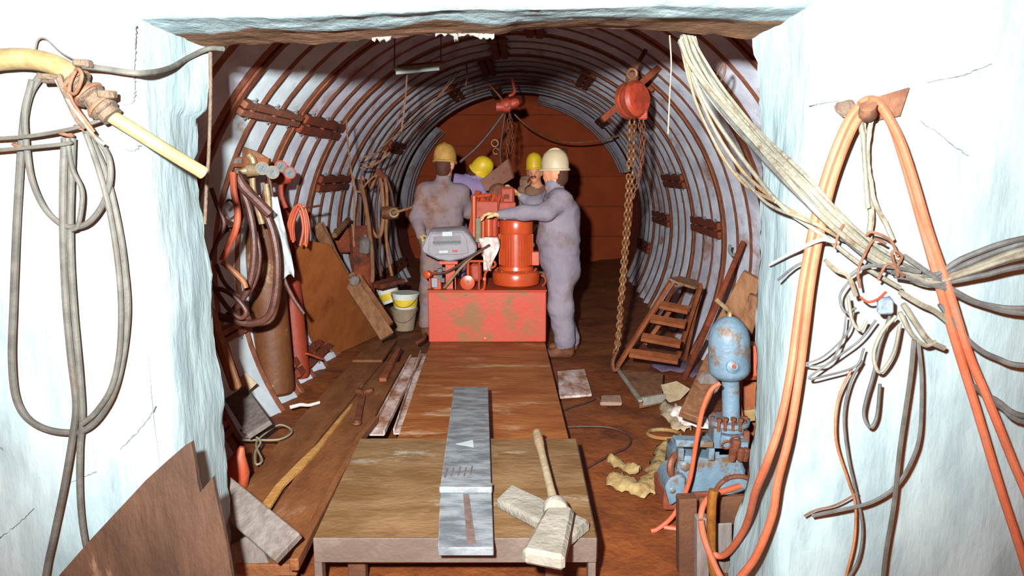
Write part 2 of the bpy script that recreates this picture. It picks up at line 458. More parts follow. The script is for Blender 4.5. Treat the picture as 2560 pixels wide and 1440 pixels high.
def pillar(name, edge, side, corner_u):
    """side -1: wall to the left of the opening, +1: to the right"""
    xc = at(corner_u, 300, YF).x
    zlist = list(np.arange(-0.3, 3.4, 0.028))
    far = side * 3.6
    mb = MB(); rows = []
    for z in zlist:
        xe = edge(z)
        prof = []
        for k in range(70):
            t = k / 69.0
            t = 1 - (1 - t) ** 1.6
            prof.append((far + (xc - side * -0.035 - far) * t, YF, 'f'))
        soft = 0.03 + 0.05 * max(0, min(1, (1.9 - z)))
        for k in range(1, 7):
            a = k / 7 * math.pi / 2
            prof.append((xc + side * (soft - soft * math.sin(a)), YF + soft - soft * math.cos(a), 'c'))
        for k in range(1, 16):
            t = k / 15
            prof.append((xc + (xe - xc) * (t ** 1.3), YF + soft + (YB - YF - soft) * t, 'r'))
        prof.append((xe + side * 0.06, YB + 0.035, 'b'))
        prof.append((xe + side * 0.3, YB + 0.05, 'b'))
        prof.append((far, YB + 0.05, 'b'))
        row = []
        for (x, y, k) in prof:
            p = Vector((x, y, z))
            if k in 'fcr':
                d = 0.016 * fb((x * 1.2, y * 1.2, z * 0.9), 1.6) + 0.0022 * fb((x * 6, y * 6, z * 2.0), 2.0)
                if k == 'f': p.y += d
                elif k == 'r':
                    p.x += d * 0.9
                    if abs(y - YB) < 0.02:
                        p.x += 0.007 * fb((3.1, side * 5, z), 12.0); p.y += 0.008 * fb((9.1, side, z), 9.0)
                else: p.y += d * 0.7; p.x += d * 0.7
            row.append(p)
        rows.append(row)
    n = len(rows[0])
    V = [p for r in rows for p in r]
    Fq = [(i * n + j, i * n + j + 1, (i + 1) * n + j + 1, (i + 1) * n + j) for i in range(len(rows) - 1) for j in range(n - 1)]
    mb.add(V, Fq)
    for q_, fq in enumerate(Fq):
        if q_ % (n - 1) >= n - 4: mb.m[q_] = 1
    o = mb.build(name, [MAT['whitewash'], MAT['mud']], smooth=50, loc=(0, 0, 0))
    return struct(o), xc

wall_left, XCL = pillar('wall_left', left_edge, -1, 345)
wall_right, XCR = pillar('wall_right', right_edge, 1, 2026)
wall_left['label'] = 'whitewashed concrete wall to the left of the tunnel opening'
wall_right['label'] = 'whitewashed concrete wall to the right of the tunnel opening'

def lintel():
    rear = [(480, 116), (520, 115), (620, 110), (700, 108), (780, 109), (860, 104), (930, 97), (1000, 92), (1100, 84), (1180, 86), (1230, 88), (1262, 86),
            (1290, 76), (1400, 72), (1500, 71), (1600, 75), (1700, 82), (1800, 88), (1860, 96), (1920, 94)]
    R_ = sorted([(at(u, v, YB).x, at(u, v, YB).z) for (u, v) in rear])
    front = [(340, 40), (500, 33), (800, 24), (1200, 14), (1600, 8), (2030, 4)]
    F_ = sorted([(at(u, v, YF).x, at(u, v, YF).z) for (u, v) in front])
    zr = lambda x: float(np.interp(x, [p[0] for p in R_], [p[1] for p in R_]))
    zf = lambda x: float(np.interp(x, [p[0] for p in F_], [p[1] for p in F_]))
    xs = np.arange(XCL - 0.05, XCR + 0.06, 0.018)
    mb = MB(); rows = []
    for x in xs:
        row = []
        for k in range(26):
            z = 3.4 - (3.4 - zf(x) - 0.03) * (k / 25) ** 0.6
            row.append(Vector((x, YF + 0.02 * fb((x * 1.2, 3, z * 1.2), 2), z)))
        for k in range(1, 17):
            t = k / 16
            y = YF + 0.02 + (YB - YF - 0.02) * t
            z = zf(x) + (zr(x) - zf(x)) * t
            z += 0.008 * fb((x * 1.3, y * 4, 7), 1.6) + 0.002 * fb((x * 7, y * 9, 2), 2)
            if k == 16:
                z += 0.005 * fb((x, 1, 1), 14); y += 0.006 * fb((x, 5, 1), 8)
            row.append(Vector((x, y, z)))
        row.append(Vector((x, YB + 0.035, zr(x) + 0.06)))
        row.append(Vector((x, YB + 0.05, 3.4)))
        rows.append(row)
    n = len(rows[0])
    mb.add([p for r in rows for p in r], [(i * n + j, i * n + j + 1, (i + 1) * n + j + 1, (i + 1) * n + j) for i in range(len(rows) - 1) for j in range(n - 1)])
    o = mb.build('wall_lintel', MAT['lintel'], smooth=50, loc=(0, YF, 0))
    o['label'] = 'concrete lintel over the opening, whitewashed in front and bare clay behind'
    # flakes of plaster hanging from its tunnel edge
    for i, (u, v, w, h) in enumerate([(955, 94, 46, 12), (1120, 80, 60, 12), (1170, 82, 46, 10), (1140, 92, 10, 14), (1215, 92, 40, 8)]):
        c = at(u, v, YB - 0.02)
        b = MB()
        n_ = 9
        top = [c + Vector(((k / (n_ - 1) - .5) * w / 690, 0.004 * math.sin(k * 2), 0.012 + 0.004 * math.sin(k * 1.7))) for k in range(n_)]
        bot = [c + Vector(((k / (n_ - 1) - .5) * w / 690, -0.012 + 0.01 * math.sin(k * 3 + i), -h / 690 * (0.6 + 0.4 * math.sin(k * 2.3 + i)))) for k in range(n_)]
        b.prism(top + bot[::-1], (0, 0.012, 0))
        b.build('plaster_flake', MAT['pale_wood'], o, smooth=0)
    return struct(o)
lintel()

# cracks in the wall
CRK = M('crack_shadow', C(70, 72, 74), C(90, 92, 94), scale=40, rough=0.95, bump=0.3)
def crack(par, pts, Y, r=0.0022, face='f', seed=0):
    P = spline(px(pts, Y), 10); out_ = []
    for i, p in enumerate(P):
        q = p + Vector((noise.noise(Vector((i * 0.9, seed, 0))) * 0.006, 0, noise.noise(Vector((i * 0.9, seed, 5))) * 0.004))
        if face == 'f':
            q.y = YF + 0.016 * fb((q.x * 1.2, YF * 1.2, q.z * 0.9), 1.6) + 0.0022 * fb((q.x * 6, YF * 6, q.z * 2.0), 2.0) - 0.0006
        out_.append(q)
    MB().tube(out_, [r * (0.5 + 0.9 * abs(noise.noise(Vector((i * 0.5, seed, 9))))) for i in range(len(out_))], 5).build('crack', CRK, par)
for k_, (pts, r_) in enumerate((([(338, 60), (336, 110), (334, 170), (336, 215), (332, 255), (308, 262)], 0.0028), ([(0, 1345), (45, 1310), (88, 1270)], 0.002), ([(300, 1125), (360, 1060), (392, 1015)], 0.002),
                              ([(290, 365), (330, 378), (352, 362)], 0.002), ([(170, 1210), (215, 1190), (240, 1180)], 0.0016), ([(0, 1120), (8, 1126)], 0.003))):
    crack(wall_left, pts, YF, r_, seed=k_ * 3.1)
for k_, (pts, r_) in enumerate((([(2020, 265), (2060, 258), (2100, 252)], 0.002), ([(2320, 205), (2400, 190), (2480, 160)], 0.0015), ([(2300, 300), (2360, 345), (2420, 390)], 0.0015))):
    crack(wall_right, pts, YF, r_, seed=20 + k_ * 2.3)

# ------------------------------------------------------------------ floor
def floor_z(x, y):
    z = 0.016 * fb((x * 1.6, y * 1.6, 0), 1.5) + 0.006 * fb((x * 5, y * 5, 3), 2)
    if y > 8.6: z += 0.10 * min(1, (y - 8.6) / 2.5)
    e = abs(x - tx(y))
    if e > 1.25: z += 0.10 * (e - 1.25)
    return z - 0.012
def floor():
    xs = np.arange(-2.0, 2.15, 0.05); ys = np.arange(1.2, 12.1, 0.06)
    V = [Vector((x, y, floor_z(x, y))) for y in ys for x in xs]
    n = len(xs)
    mb = MB().add(V, [(i * n + j, i * n + j + 1, (i + 1) * n + j + 1, (i + 1) * n + j) for i in range(len(ys) - 1) for j in range(n - 1)])
    # shaft floor under the photographer
    mb.add([(-4, -3, -0.02), (4, -3, -0.02), (4, 1.25, -0.02), (-4, 1.25, -0.02)], [(0, 1, 2, 3)])
    o = struct(mb.build('floor', MAT['mud'], smooth=60, loc=(0, 0, 0)))
    o['label'] = 'brown muddy tunnel floor'
floor()

# ------------------------------------------------------------------ tunnel lining: rings of pressed steel plates
RINGS = [2.70, 3.85, 4.92, 6.0, 7.08, 8.16, 9.24, 10.30]
lining = MB()
# outer ground behind the plates so that no light leaks in
YS = np.linspace(2.56, 12.2, 30)
nA = 60
V = []
for y in YS:
    for k in range(nA):
        V.append(ringpt(y, 2 * math.pi * k / nA, TR + 0.09))
lining.add(V, [(i * nA + k, i * nA + (k + 1) % nA, (i + 1) * nA + (k + 1) % nA, (i + 1) * nA + k) for i in range(len(YS) - 1) for k in range(nA)])
wall_tunnel = struct(lining.build('wall_tunnel', MAT['rust_dark'], smooth=60, loc=(0, 0, 0)))
wall_tunnel['label'] = 'round tunnel lining of ribbed galvanised liner plates'

def plate_profile(y0, y1):
    """(y, inward offset, material) : three pressed bands, each tipped towards the opening, with a groove behind it"""
    P = [(y0, 0.0, 1), (y0 + 0.035, 0.0, 1)]
    w = (y1 - y0 - 0.07) / 3
    for b in range(3):
        a = y0 + 0.035 + b * w
        P += [(a + 0.004, 0.0, 0), (a + w * 0.10, 0.016, 0), (a + w * 0.77, 0.076, 1), (a + w * 0.80, 0.068, 1), (a + w * 0.94, 0.080, 1), (a + w * 0.955, 0.080, 1), (a + w * 0.965, -0.02, 1), (a + w, -0.02, 1)]
    P += [(y1 - 0.03, 0.0, 1), (y1, 0.0, 1)]
    return P

def plate(y0, y1, a0, a1, mat):
    prof = plate_profile(y0, y1)
    n = max(4, int(abs(a1 - a0) / 0.07))
    mb = MB()
    V = []; m = len(prof)
    for i in range(n + 1):
        a = a0 + (a1 - a0) * i / n
        for (y, off, _) in prof:
            V.append(ringpt(y, a, TR - off))
    for i in range(n):
        for j in range(m - 1):
            mb.add([], [], 0)
    b = len(mb.v)
    mb.v.extend(V)
    for i in range(n):
        for j in range(m - 1):
            mb.f.append([i * m + j, i * m + j + 1, (i + 1) * m + j + 1, (i + 1) * m + j])
            mb.m.append(1 if (prof[j][2] == 1) else 0)
    return mb.build('liner_plate', [mat, MAT['groove']], wall_tunnel, smooth=30)

# horizontal joints seen in the photo: (u, v)
seen = [(612, 255), (820, 312), (842, 448), (965, 357), (1470, 182), (1626, 198), (1525, 285), (1725, 446), (1680, 548), (1632, 622), (1822, 574), (1236, 205)]
joints = {i: [] for i in range(len(RINGS) - 1)}
for (u, v) in seen:
    p, a = cyl(u, v)
    for i in range(len(RINGS) - 1):
        if RINGS[i] - 0.05 <= p.y < RINGS[i + 1]:
            joints[i].append(a)
LOW0, LOW1 = math.radians(-42), math.radians(222)
defaults = {0: [85, 205, -20], 1: [75, 190, -14], 2: [85, 205], 3: [95, 205], 4: [100, 200], 5: [115, 200], 6: [200]}
for i in joints:
    for d in defaults.get(i, []):
        r = math.radians(d)
        if all(abs(r - q) > 0.33 for q in joints[i]):
            joints[i].append(r)
    joints[i].sort()

for i in range(len(RINGS) - 1):
    y0, y1 = RINGS[i], RINGS[i + 1] - 0.004
    cuts = [LOW0] + joints[i] + [LOW1]
    for k in range(len(cuts) - 1):
        if cuts[k + 1] - cuts[k] < 0.05: continue
        plate(y0, y1, cuts[k] + 0.004, cuts[k + 1] - 0.004, MAT['liner_clean'] if i == 1 and k > 1 else MAT['liner'] if (i + k) % 3 else MAT['liner_dull'])
    # circumferential flange between rings
    fm = MB(); n = 56; V = []
    for j in range(n + 1):
        a = LOW0 + (LOW1 - LOW0) * j / n
        for (yy, rr) in ((y0 - 0.026, TR), (y0 - 0.026, TR - 0.085), (y0 + 0.026, TR - 0.085), (y0 + 0.026, TR)):
            V.append(ringpt(yy, a, rr))
    fm.add(V, [(j * 4 + q, j * 4 + q + 1, (j + 1) * 4 + q + 1, (j + 1) * 4 + q) for j in range(n) for q in range(3)])
    fm.build('ring_flange', MAT['rust'], wall_tunnel, smooth=30)
    # bolted joint brackets
    for a in joints[i]:
        jb = MB()
        e = Vector((math.cos(a), 0, math.sin(a))); t = Vector((-math.sin(a), 0, math.cos(a)))
        for s in (-1, 1):
            sm = 0.6 if i <= 1 else 1.0
            c0 = ringpt(y0 + 0.04, a, TR - 0.065) + t * s * 0.04 * sm
            c1 = ringpt(y1 - 0.04, a, TR - 0.065) + t * s * 0.04 * sm
            jb.bar(c0, c1, 0.062 * sm, 0.10, up=e)
        for q in range(3):
            y = y0 + (y1 - y0) * (q + 0.5) / 3
            jb.box(ringpt(y, a, TR - 0.08), (0.05, 0.05, 0.05))
        br = jb.build('joint_bracket', MAT['rust_dark'] if i > 1 else MAT['groove'], wall_tunnel, smooth=0, bevel=0.004)
        for q in range(3):
            y = y0 + (y1 - y0) * (q + 0.5) / 3
            bb = MB()
            for s in (-1, 1):
                bb.lathe([(0.014, 0), (0.014, 0.012), (0.006, 0.014), (0.006, 0.03)], ringpt(y, a, TR - 0.09) + t * s * 0.071 * sm, t * s, 6)
            bb.build('bolt', MAT['dial'], br, smooth=0)

# last ring beyond the unlined gap, left and right shoulders only
for (u0, v0, u1, v1) in ((1345, 272, 1600, 420), (1105, 330, 990, 520)):
    a0 = math.atan2(-(v0 - 540), u0 - 1300); a1 = math.atan2(-(v1 - 540), u1 - 1300)
    plate(10.95, 11.85, min(a0, a1), max(a0, a1), MAT['liner_dull'])

# heading closed with breast boards
wb = MB()
wb.box((0.2, 12.12, 1.0), (4.6, 0.1, 4.4))
wall_back = struct(wb.build('wall_back', MAT['clay'], loc=(0, 0, 0)))
wall_back['label'] = 'dark clay heading closed with wide breast boards'
for k in range(6):
    b = MB()
    z0 = 0.02 + k * 0.52
    b.box((0.2 + 0.01 * (k % 2), 12.02 - 0.012 * (k % 3), z0 + 0.255), (3.9, 0.05, 0.505))
    b.build('breast_board', MAT['clay'], wall_back, bevel=0.006)

# ================================================================== decks, planks, floor boards
ZT = 0.27      # top of the near steel table
ZD = 0.15      # top of the long deck
def quad_prism(pts, z, t):
    P = [fl(u, v, z) for (u, v) in pts]
    return P, Vector((0, 0, -t))

# long muddy deck board the power unit stands on
deck = thing('deck_board', 'long muddy brown deck board running under the red power unit', 'board', (0, 4.6, 0))
P = [fl(985, 1120, ZD), fl(1428, 1120, ZD), fl(1360, 845, ZD), fl(1080, 845, ZD)]
far = Vector((0, 1.05, 0))
b = MB(); b.prism([P[0], P[1], P[2], P[2] + far, P[3] + far, P[3]], (0, 0, -0.05)); b.build('panel', MAT['deck'], deck, bevel=0.004)
for (u) in (1015, 1395):
    b = MB(); p0 = fl(u, 1110, ZD); p1 = Vector((p0.x + (0.05 if u < 1200 else -0.12), 6.9, p0.z))
    b.bar(p0 + Vector((0, 0, -0.097)), p1 + Vector((0, 0, -0.097)), 0.09, 0.094)
    b.build('bearer', MAT['dark_wood'], deck, bevel=0.004)

# steel table in the foreground
c0, c1, c2, c3 = fl(783, 1346, ZT), fl(1492, 1346, ZT), fl(1440, 1096, ZT), fl(900, 1096, ZT)
table = thing('steel_table', 'low worn steel table with a folded front edge in the foreground', 'table', (-0.2, c0.y, 0))
b = MB(); b.prism([c0, c1, c2, c3], (0, 0, -0.012)); b.build('table_top', MAT['table'], table, bevel=0.003)
b = MB()
b.prism([c0 + Vector((0, -0.004, 0.002)), c1 + Vector((0, -0.004, 0.002)), c1 + Vector((0, -0.004, -0.098)), c0 + Vector((0, -0.004, -0.098))], (0, 0.012, 0))
b.build('front_apron', MAT['table_edge'], table, bevel=0.002)
for (pa, pb) in ((c0, c3), (c1, c2)):
    b = MB(); b.bar(pa + Vector((0, 0.02, -0.056)), pb + Vector((0, 0, -0.056)), 0.012, 0.084); b.build('side_apron', MAT['table_edge'], table, bevel=0.002)
for (u, yy) in ((800, 0.03), (895, 0.12), (1385, 0.12), (1478, 0.03)):
    p = at(u, 1420, c0.y + yy)
    b = MB(); b.box((p.x, p.y, 0.085), (0.07 if u in (895, 1385) else 0.03, 0.05, 0.17)); b.build('leg', MAT['post'] if u in (895, 1385) else MAT['table_edge'], table, bevel=0.003)
b = MB(); p0 = at(920, 1432, c0.y + 0.14); p1 = at(1370, 1432, c0.y + 0.14)
b.bar(Vector((p0.x, p0.y, 0.12)), Vector((p1.x, p1.y, 0.12)), 0.02, 0.07); b.build('rear_rail', MAT['deck'], table, bevel=0.002)
for (u, yy) in ((905, 0), (1435, 0)):
    q = c3 if u < 1000 else c2
    b = MB(); b.box((q.x + (0.05 if u < 1000 else -0.05), q.y - 0.05, 0.205), (0.05, 0.05, 0.105)); b.build('leg', MAT['table_edge'], table)

# bright steel straight-edge lying along the table and the deck
e = thing('steel_straightedge', 'long bright grey steel bar lying on the table and pointing into the tunnel', 'steel bar', fl(1165, 1369, ZT))
zt = ZT + 0.035
q0, q1, q2, q3 = fl(1095, 1369, zt), fl(1234, 1369, zt), fl(1230, 1222, zt), fl(1101, 1222, zt)
b = MB(); b.prism([q0, q1, q2, q3], (0, 0, -0.033)); b.build('near_plate', MAT['bar_steel'], e, bevel=0.003)
r0, r1, r2, r3 = fl(1101, 1215, zt + 0.004), fl(1228, 1215, zt + 0.004), fl(1221, 967, zt + 0.004), fl(1135, 967, zt + 0.004)
b = MB(); b.prism([r0, r1, r2, r3], (0, 0, -0.033)); b.build('far_plate', MAT['bar_steel'], e, bevel=0.003)
b = MB(); k0, k1 = fl(1099, 1220, zt + 0.012), fl(1231, 1220, zt + 0.012)
b.bar(k0, k1, 0.045, 0.028); b.build('splice_strap', MAT['bar_steel'], e, bevel=0.004)
b = MB(); s0 = fl(1165, 1235, zt); s1 = fl(1176, 1362, zt)
b.prism([s0 + Vector((-0.012, 0, 0.001)), s0 + Vector((0.012, 0, 0.001)), s1 + Vector((0.02, 0, 0.001)), s1 + Vector((-0.012, 0, 0.001))], (0, 0, 0.0012))
b.build('rust_streak', MAT['grind'], e)
b = MB(); b.prism([fl(1140, 1110, zt + .0042), fl(1182, 1100, zt + .0042), fl(1184, 1118, zt + .0042)], (0, 0, 0.001)); b.build('chalk_mark', MAT['white'], e, smooth=0)
for (u, v) in ((1112, 1195), (1128, 1192), (1145, 1190), (1160, 1192), (1176, 1188)):
    b = MB(); g = fl(u, v, zt + 0.0045); b.bar(g, g + Vector((0.004, 0.10, 0)), 0.006, 0.0015); b.build('grind_mark', MAT['grind'], e, smooth=0)

# wooden maul: caked head standing on the table, second caked block under it, slanting handle
m = thing('wooden_mallet', 'cement-caked mallet with a thick pale wooden handle lying on the table', 'mallet', fl(1365, 1350, ZT))
def slab(px4, z0, h, taper=0.0):
    P = [fl(u, v, z0 + h) for (u, v) in px4]
    mb = MB(); n = 7
    mb.prism(P, (0, 0, -h + 0.002))
    return mb
b = slab([(1304, 1372), (1412, 1392), (1436, 1270), (1404, 1246), (1368, 1258)], ZT + 0.052, 0.062)
b.build('head', MAT['pale_wood'], m, bevel=0.014)
h0 = fl(1388, 1268, ZT + 0.10); h1 = fl(1342, 1082, ZT + 0.10)
pts = [h0 + (h1 - h0) * t for t in np.linspace(0, 1, 12)]
rad = [0.021, 0.019, 0.0175, 0.017, 0.017, 0.017, 0.017, 0.0175, 0.019, 0.0235, 0.024, 0.021]
b = MB().tube(pts, rad, 12); b.build('handle', MAT['handle_wood'], m)
b = MB(); b.lathe([(0.045, -0.03), (0.05, -0.01), (0.046, 0.012), (0.03, 0.02)], h0, (h1 - h0), 14); b.build('socket', MAT['pale_wood'], m)
w = slab([(1240, 1245), (1278, 1208), (1476, 1300), (1424, 1342)], ZT, 0.05)
tag(w.build('wood_block', MAT['pale_wood'], bevel=0.01), 'flat cement-caked wooden block lying under the mallet head', 'wood block')

# left walkway: two long planks and runners
def long_plank(name, label, pxs, z, t, mat, cat='plank', group=None, zz=None, bevel=0.004):
    P = [fl(u, v, z) for (u, v) in pxs]
    b = MB().prism(P, (0, 0, -t))
    return tag(b.build(name, mat, bevel=bevel), label, cat, group)
long_plank('walkway_plank', 'wide muddy walkway plank beside the left edge of the table', [(740, 1412), (905, 1098), (1010, 905), (958, 905), (800, 1098), (588, 1412)], 0.12, 0.05, MAT['plank'])
long_plank('walkway_plank', 'outer muddy walkway plank nearest the gas cylinders', [(580, 1412), (795, 1098), (955, 905), (880, 905), (700, 1098), (560, 1280)], 0.10, 0.05, MAT['plank'])
long_plank('floor_board', 'thin far floor board on the left between the plywood sheet and the deck', [(955, 900), (880, 900), (930, 850), (990, 850)], 0.07, 0.03, MAT['plank'])
# runner against the table side
b = MB(); b.prism([fl(745, 1398, 0.19), fl(905, 1090, 0.19), fl(945, 1040, 0.19), fl(930, 1040, 0.19), fl(890, 1090, 0.19), fl(722, 1398, 0.19)], (0, 0, -0.05))
tag(b.build('timber_runner', MAT['plank'], bevel=0.004), 'narrow timber runner along the left side of the steel table', 'timber')
# split fresh stick
P = [(650, 1286), (700, 1212), (752, 1160), (800, 1110), (846, 1052), (880, 1010)]
wd = [0.05, 0.042, 0.05, 0.032, 0.026, 0.012]
top = []; bot = []
for (q, w_) in zip(P, wd):
    c = fl(q[0], q[1], 0.135); top.append(c + Vector((-w_ / 2, 0, 0))); bot.append(c + Vector((w_ / 2, 0, 0)))
b = MB().prism(top + bot[::-1], (0, 0, -0.014)); tag(b.build('split_batten', MAT['fresh_wood'], smooth=0), 'split yellow wooden batten lying on the left walkway planks', 'batten')
# spanner on the walkway
sp = thing('spanner', 'rusty open-ended spanner lying on the walkway plank', 'spanner', fl(897, 1060, 0.13))
b = MB(); a0, a1 = fl(893, 1056, 0.142), fl(906, 990, 0.142)
b.bar(a0, a1, 0.042, 0.018); b.build('shank', MAT['steel_dark'], sp, bevel=0.004)
b = MB(); c = fl(910, 978, 0.142)
for s in (-1, 1):
    b.tube([c + Vector((0, -0.03, 0)), c + Vector((s * 0.045, 0.0, 0)), c + Vector((s * 0.045, 0.055, 0))], [0.02, 0.02, 0.014], 6)
b.build('jaw', MAT['steel_dark'], sp)
b = MB().torus(a0 + Vector((0, -0.01, 0)), 0.022, 0.009, (0, 0, 1), 14, 6); b.build('ring_end', MAT['steel_dark'], sp)
# splashed steel channels beside the deck
def channel(name, label, pa, pb, w, hgt, z, mat, cat='steel channel'):
    a, b_ = fl(*pa, z), fl(*pb, z)
    d, s, u = frame(b_ - a)
    mb = MB()
    mb.bar(a, b_, w, 0.008)
    mb.bar(a + s * w / 2 + u * hgt / 2, b_ + s * w / 2 + u * hgt / 2, 0.008, hgt)
    mb.bar(a - s * w / 2 + u * hgt / 2, b_ - s * w / 2 + u * hgt / 2, 0.008, hgt)
    return tag(mb.build(name, mat, bevel=0.001), label, cat)
channel('steel_channel', 'cement-splashed steel channel lying nearest the deck on its left side', (1000, 1085), (1062, 885), 0.07, 0.035, 0.105, MAT['splash'])
channel('steel_channel', 'second cement-splashed steel channel, between the deck channel and the walkway plank', (942, 1088), (1040, 895), 0.085, 0.03, 0.135, MAT['splash'])
b = MB(); b.prism([fl(948, 945, 0.16), fl(966, 945, 0.16), fl(1004, 868, 0.16), fl(992, 868, 0.16)], (0, 0, -0.03)); tag(b.build('short_batten', MAT['dark_wood'], bevel=0.003), 'short dark batten lying between the walkway and the buckets', 'batten')
b = MB().tube(spline([fl(1042, 858, .17), fl(1060, 845, .19), fl(1064, 835, .2)]), 0.016, 8); tag(b.build('pipe_stub', MAT['steel_dark']), 'short dark pipe stub by the left foot of the red tank', 'pipe')
# white rag strip and little stones
b = MB().tube(spline([fl(725, 1018, .12), fl(750, 1012, .125), fl(775, 1012, .125), fl(798, 1006, .125)]), 0.011, 6); b.jitter(0.004, 20)
tag(b.build('rag_strip', MAT['rag']), 'thin white rag strip on the floor before the gas cylinders', 'rag')

# boards at the lower left
def plank3(name, label, p0, p1, w, t, up, mat, cat='board', bev=0.004, w1=None):
    b = MB().bar(p0, p1, w, t, up, w1=w1)
    return tag(b.build(name, mat, bevel=bev), label, cat)
plank3('grey_board', 'weathered grey board lying across the lower left behind the wall edge', at(548, 1225, 2.62), at(722, 1372, 2.36), 0.125, 0.035, (0.25, -0.75, 0.6), MAT['plank_grey'])
plank3('grey_board', 'second grey board standing on end under the first at the very bottom left', at(596, 1350, 2.50), at(665, 1500, 2.46), 0.15, 0.03, (0, -1, 0.3), MAT['plank_grey'])
plank3('short_grey_board', 'short grey board leaning beside the foot of the brown gas cylinder', at(590, 985, 4.0), at(650, 1075, 3.55), 0.14, 0.03, (0.2, -0.8, 0.5), MAT['plank_grey'])
plank3('paper_card', 'pale pink card stuck behind the short grey board', at(598, 972, 4.1), at(628, 945, 4.15), 0.10, 0.006, (0, -1, 0.2), MAT['paper'], 'card', 0)
plank3('leaning_pole', 'round orange-brown pole leaning behind the left wall edge', at(520, 770, 3.25), at(592, 975, 3.25), 0.05, 0.045, (0, -1, 0), MAT['timber'], 'pole', 0.012)
plank3('leaning_lath', 'thin orange lath standing beside the leaning pole', at(536, 775, 3.4), at(556, 890, 3.4), 0.022, 0.02, (0, -1, 0), MAT['timber'], 'lath', 0.003)
b = MB(); c = at(594, 1150, 3.15); b.lathe([(0.001, -0.01), (0.05, 0.0), (0.075, 0.06), (0.07, 0.14), (0.03, 0.22), (0.012, 0.26)], Vector((c.x - 0.05, c.y, 0.06)), (0.25, 0.1, 1), 14)
b.jitter(0.01, 9); tag(b.build('orange_sack', MAT['hose_orange']), 'small orange bundle half hidden behind the left wall edge', 'sack')
cable('cord_loop', 'thin cream cord lying in loops over the walkway at lower left', 'cord',
      [fl(596, 1100, .14), fl(640, 1100, .15), fl(700, 1098, .14), fl(730, 1078, .14), fl(700, 1062, .15), fl(665, 1082, .15), fl(640, 1110, .15), fl(655, 1150, .14), fl(640, 1160, .14), fl(638, 1130, .14), fl(650, 1100, .16), fl(600, 1075, .2)],
      0.006, MAT['cream'], world_pts=True)

# broken board leaning on the wall, lower left foreground
b = MB()
out = [(120, 1470), (230, 1345), (300, 1270), (365, 1200), (420, 1150), (455, 1120), (478, 1106), (486, 1150), (494, 1205), (500, 1232), (516, 1212), (531, 1194), (540, 1240), (556, 1310), (572, 1390), (584, 1470)]
b.prism([at(u, v, 1.985 + 0.00 * i) for i, (u, v) in enumerate(out)], (0, 0.018, 0))
tag(b.build('broken_board', MAT['broken_board'], smooth=0), 'broken brown board with a jagged top leaning on the wall, lower left', 'board')

# right floor: plate, block, trodden bits
long_plank('steel_plate', 'square cement-splashed plate on the floor right of the deck', [(1398, 992), (1480, 985), (1462, 922), (1392, 928)], 0.03, 0.02, MAT['splash'], 'steel plate')
long_plank('flat_stone', 'flat grey stone on the floor right of the deck', [(1500, 1006), (1556, 1006), (1552, 986), (1500, 988)], 0.035, 0.03, MAT['concrete_grey'], 'stone', bevel=0.01)
bm_ = MB(); P = [fl(1600, 1000, .07), fl(1655, 990, .07), fl(1660, 935, .07), fl(1556, 925, .07)]
bm_.prism(P, (0, 0, -0.065)); tag(bm_.build('timber_block', MAT['timber'], bevel=0.006), 'thick timber block with a pale chipped end below the steps', 'timber block')
plank3('pale_strip', 'pale wooden strip lying along the edge of the timber block', fl(1546, 925, .085), fl(1602, 1003, .085), 0.03, 0.02, (0, 0, 1), MAT['pale_wood'], 'batten')
plank3('pale_strip', 'pale chipped batten across the front of the timber block', fl(1604, 1004, .05), fl(1662, 994, .05), 0.03, 0.06, (0, 0, 1), MAT['pale_wood'], 'batten')
b = MB()
P = [fl(1652, 965, .10), fl(1690, 955, .12), fl(1725, 975, .10), fl(1700, 1000, .03), fl(1668, 1008, .02)]
b.prism(P, (0, 0, 0.008)); b.jitter(0.006, 10); tag(b.build('paper_bag', MAT['paper'], smooth=0), 'crumpled cream paper on the floor below the steps', 'paper')
def crumple(name, label, path, w, mat, cat, seed=1, z=0.03, n=9):
    P = spline([fl(u, v, z) for (u, v) in path], 7)
    V = []; N_ = len(P)
    for i, p in enumerate(P):
        t = (P[min(i + 1, N_ - 1)] - P[max(0, i - 1)]).normalized(); s = t.cross(Vector((0, 0, 1)))
        wl = w * (1.0 + 0.7 * noise.noise(Vector((i * 0.35, seed, 1)))); wr = w * (1.0 + 0.7 * noise.noise(Vector((i * 0.35, seed, 7))))
        if i in (0, N_ - 1): wl *= 0.4; wr *= 0.4
        for k in range(n):
            f = k / (n - 1) - 0.5
            q = p + s * f * (wl if f < 0 else wr)
            h = 0.02 + 0.022 * noise.noise(Vector((q.x * 16 + seed, q.y * 16, 0))) + 0.018 * noise.noise(Vector((q.x * 40, q.y * 40 + seed, 2)))
            V.append(q + Vector((0, 0, max(-z + 0.006, h - 0.03 * (2 * abs(f)) ** 3))))
    b = MB().add(V, [(i * n + k, i * n + k + 1, (i + 1) * n + k + 1, (i + 1) * n + k) for i in range(N_ - 1) for k in range(n - 1)])
    o = b.build(name, mat, smooth=70)
    md = o.modifiers.new('thick', 'SOLIDIFY'); md.thickness = 0.004
    return tag(o, label, cat)
crumple('sacking', 'yellowed crumpled sacking draped beside the blue pump', [(1690, 1105), (1662, 1130), (1648, 1165), (1635, 1195), (1622, 1215)], 0.12, MAT['straw'], 'sacking', 2)
crumple('sacking', 'pale crumpled sacking flat on the floor left of the blue pump', [(1530, 1190), (1560, 1205), (1600, 1215), (1640, 1218)], 0.15, MAT['straw'], 'sacking', 3)
crumple('sacking_strip', 'narrow yellowed strip above the flat sacking', [(1525, 1142), (1560, 1165), (1600, 1178)], 0.07, MAT['straw'], 'sacking', 4)
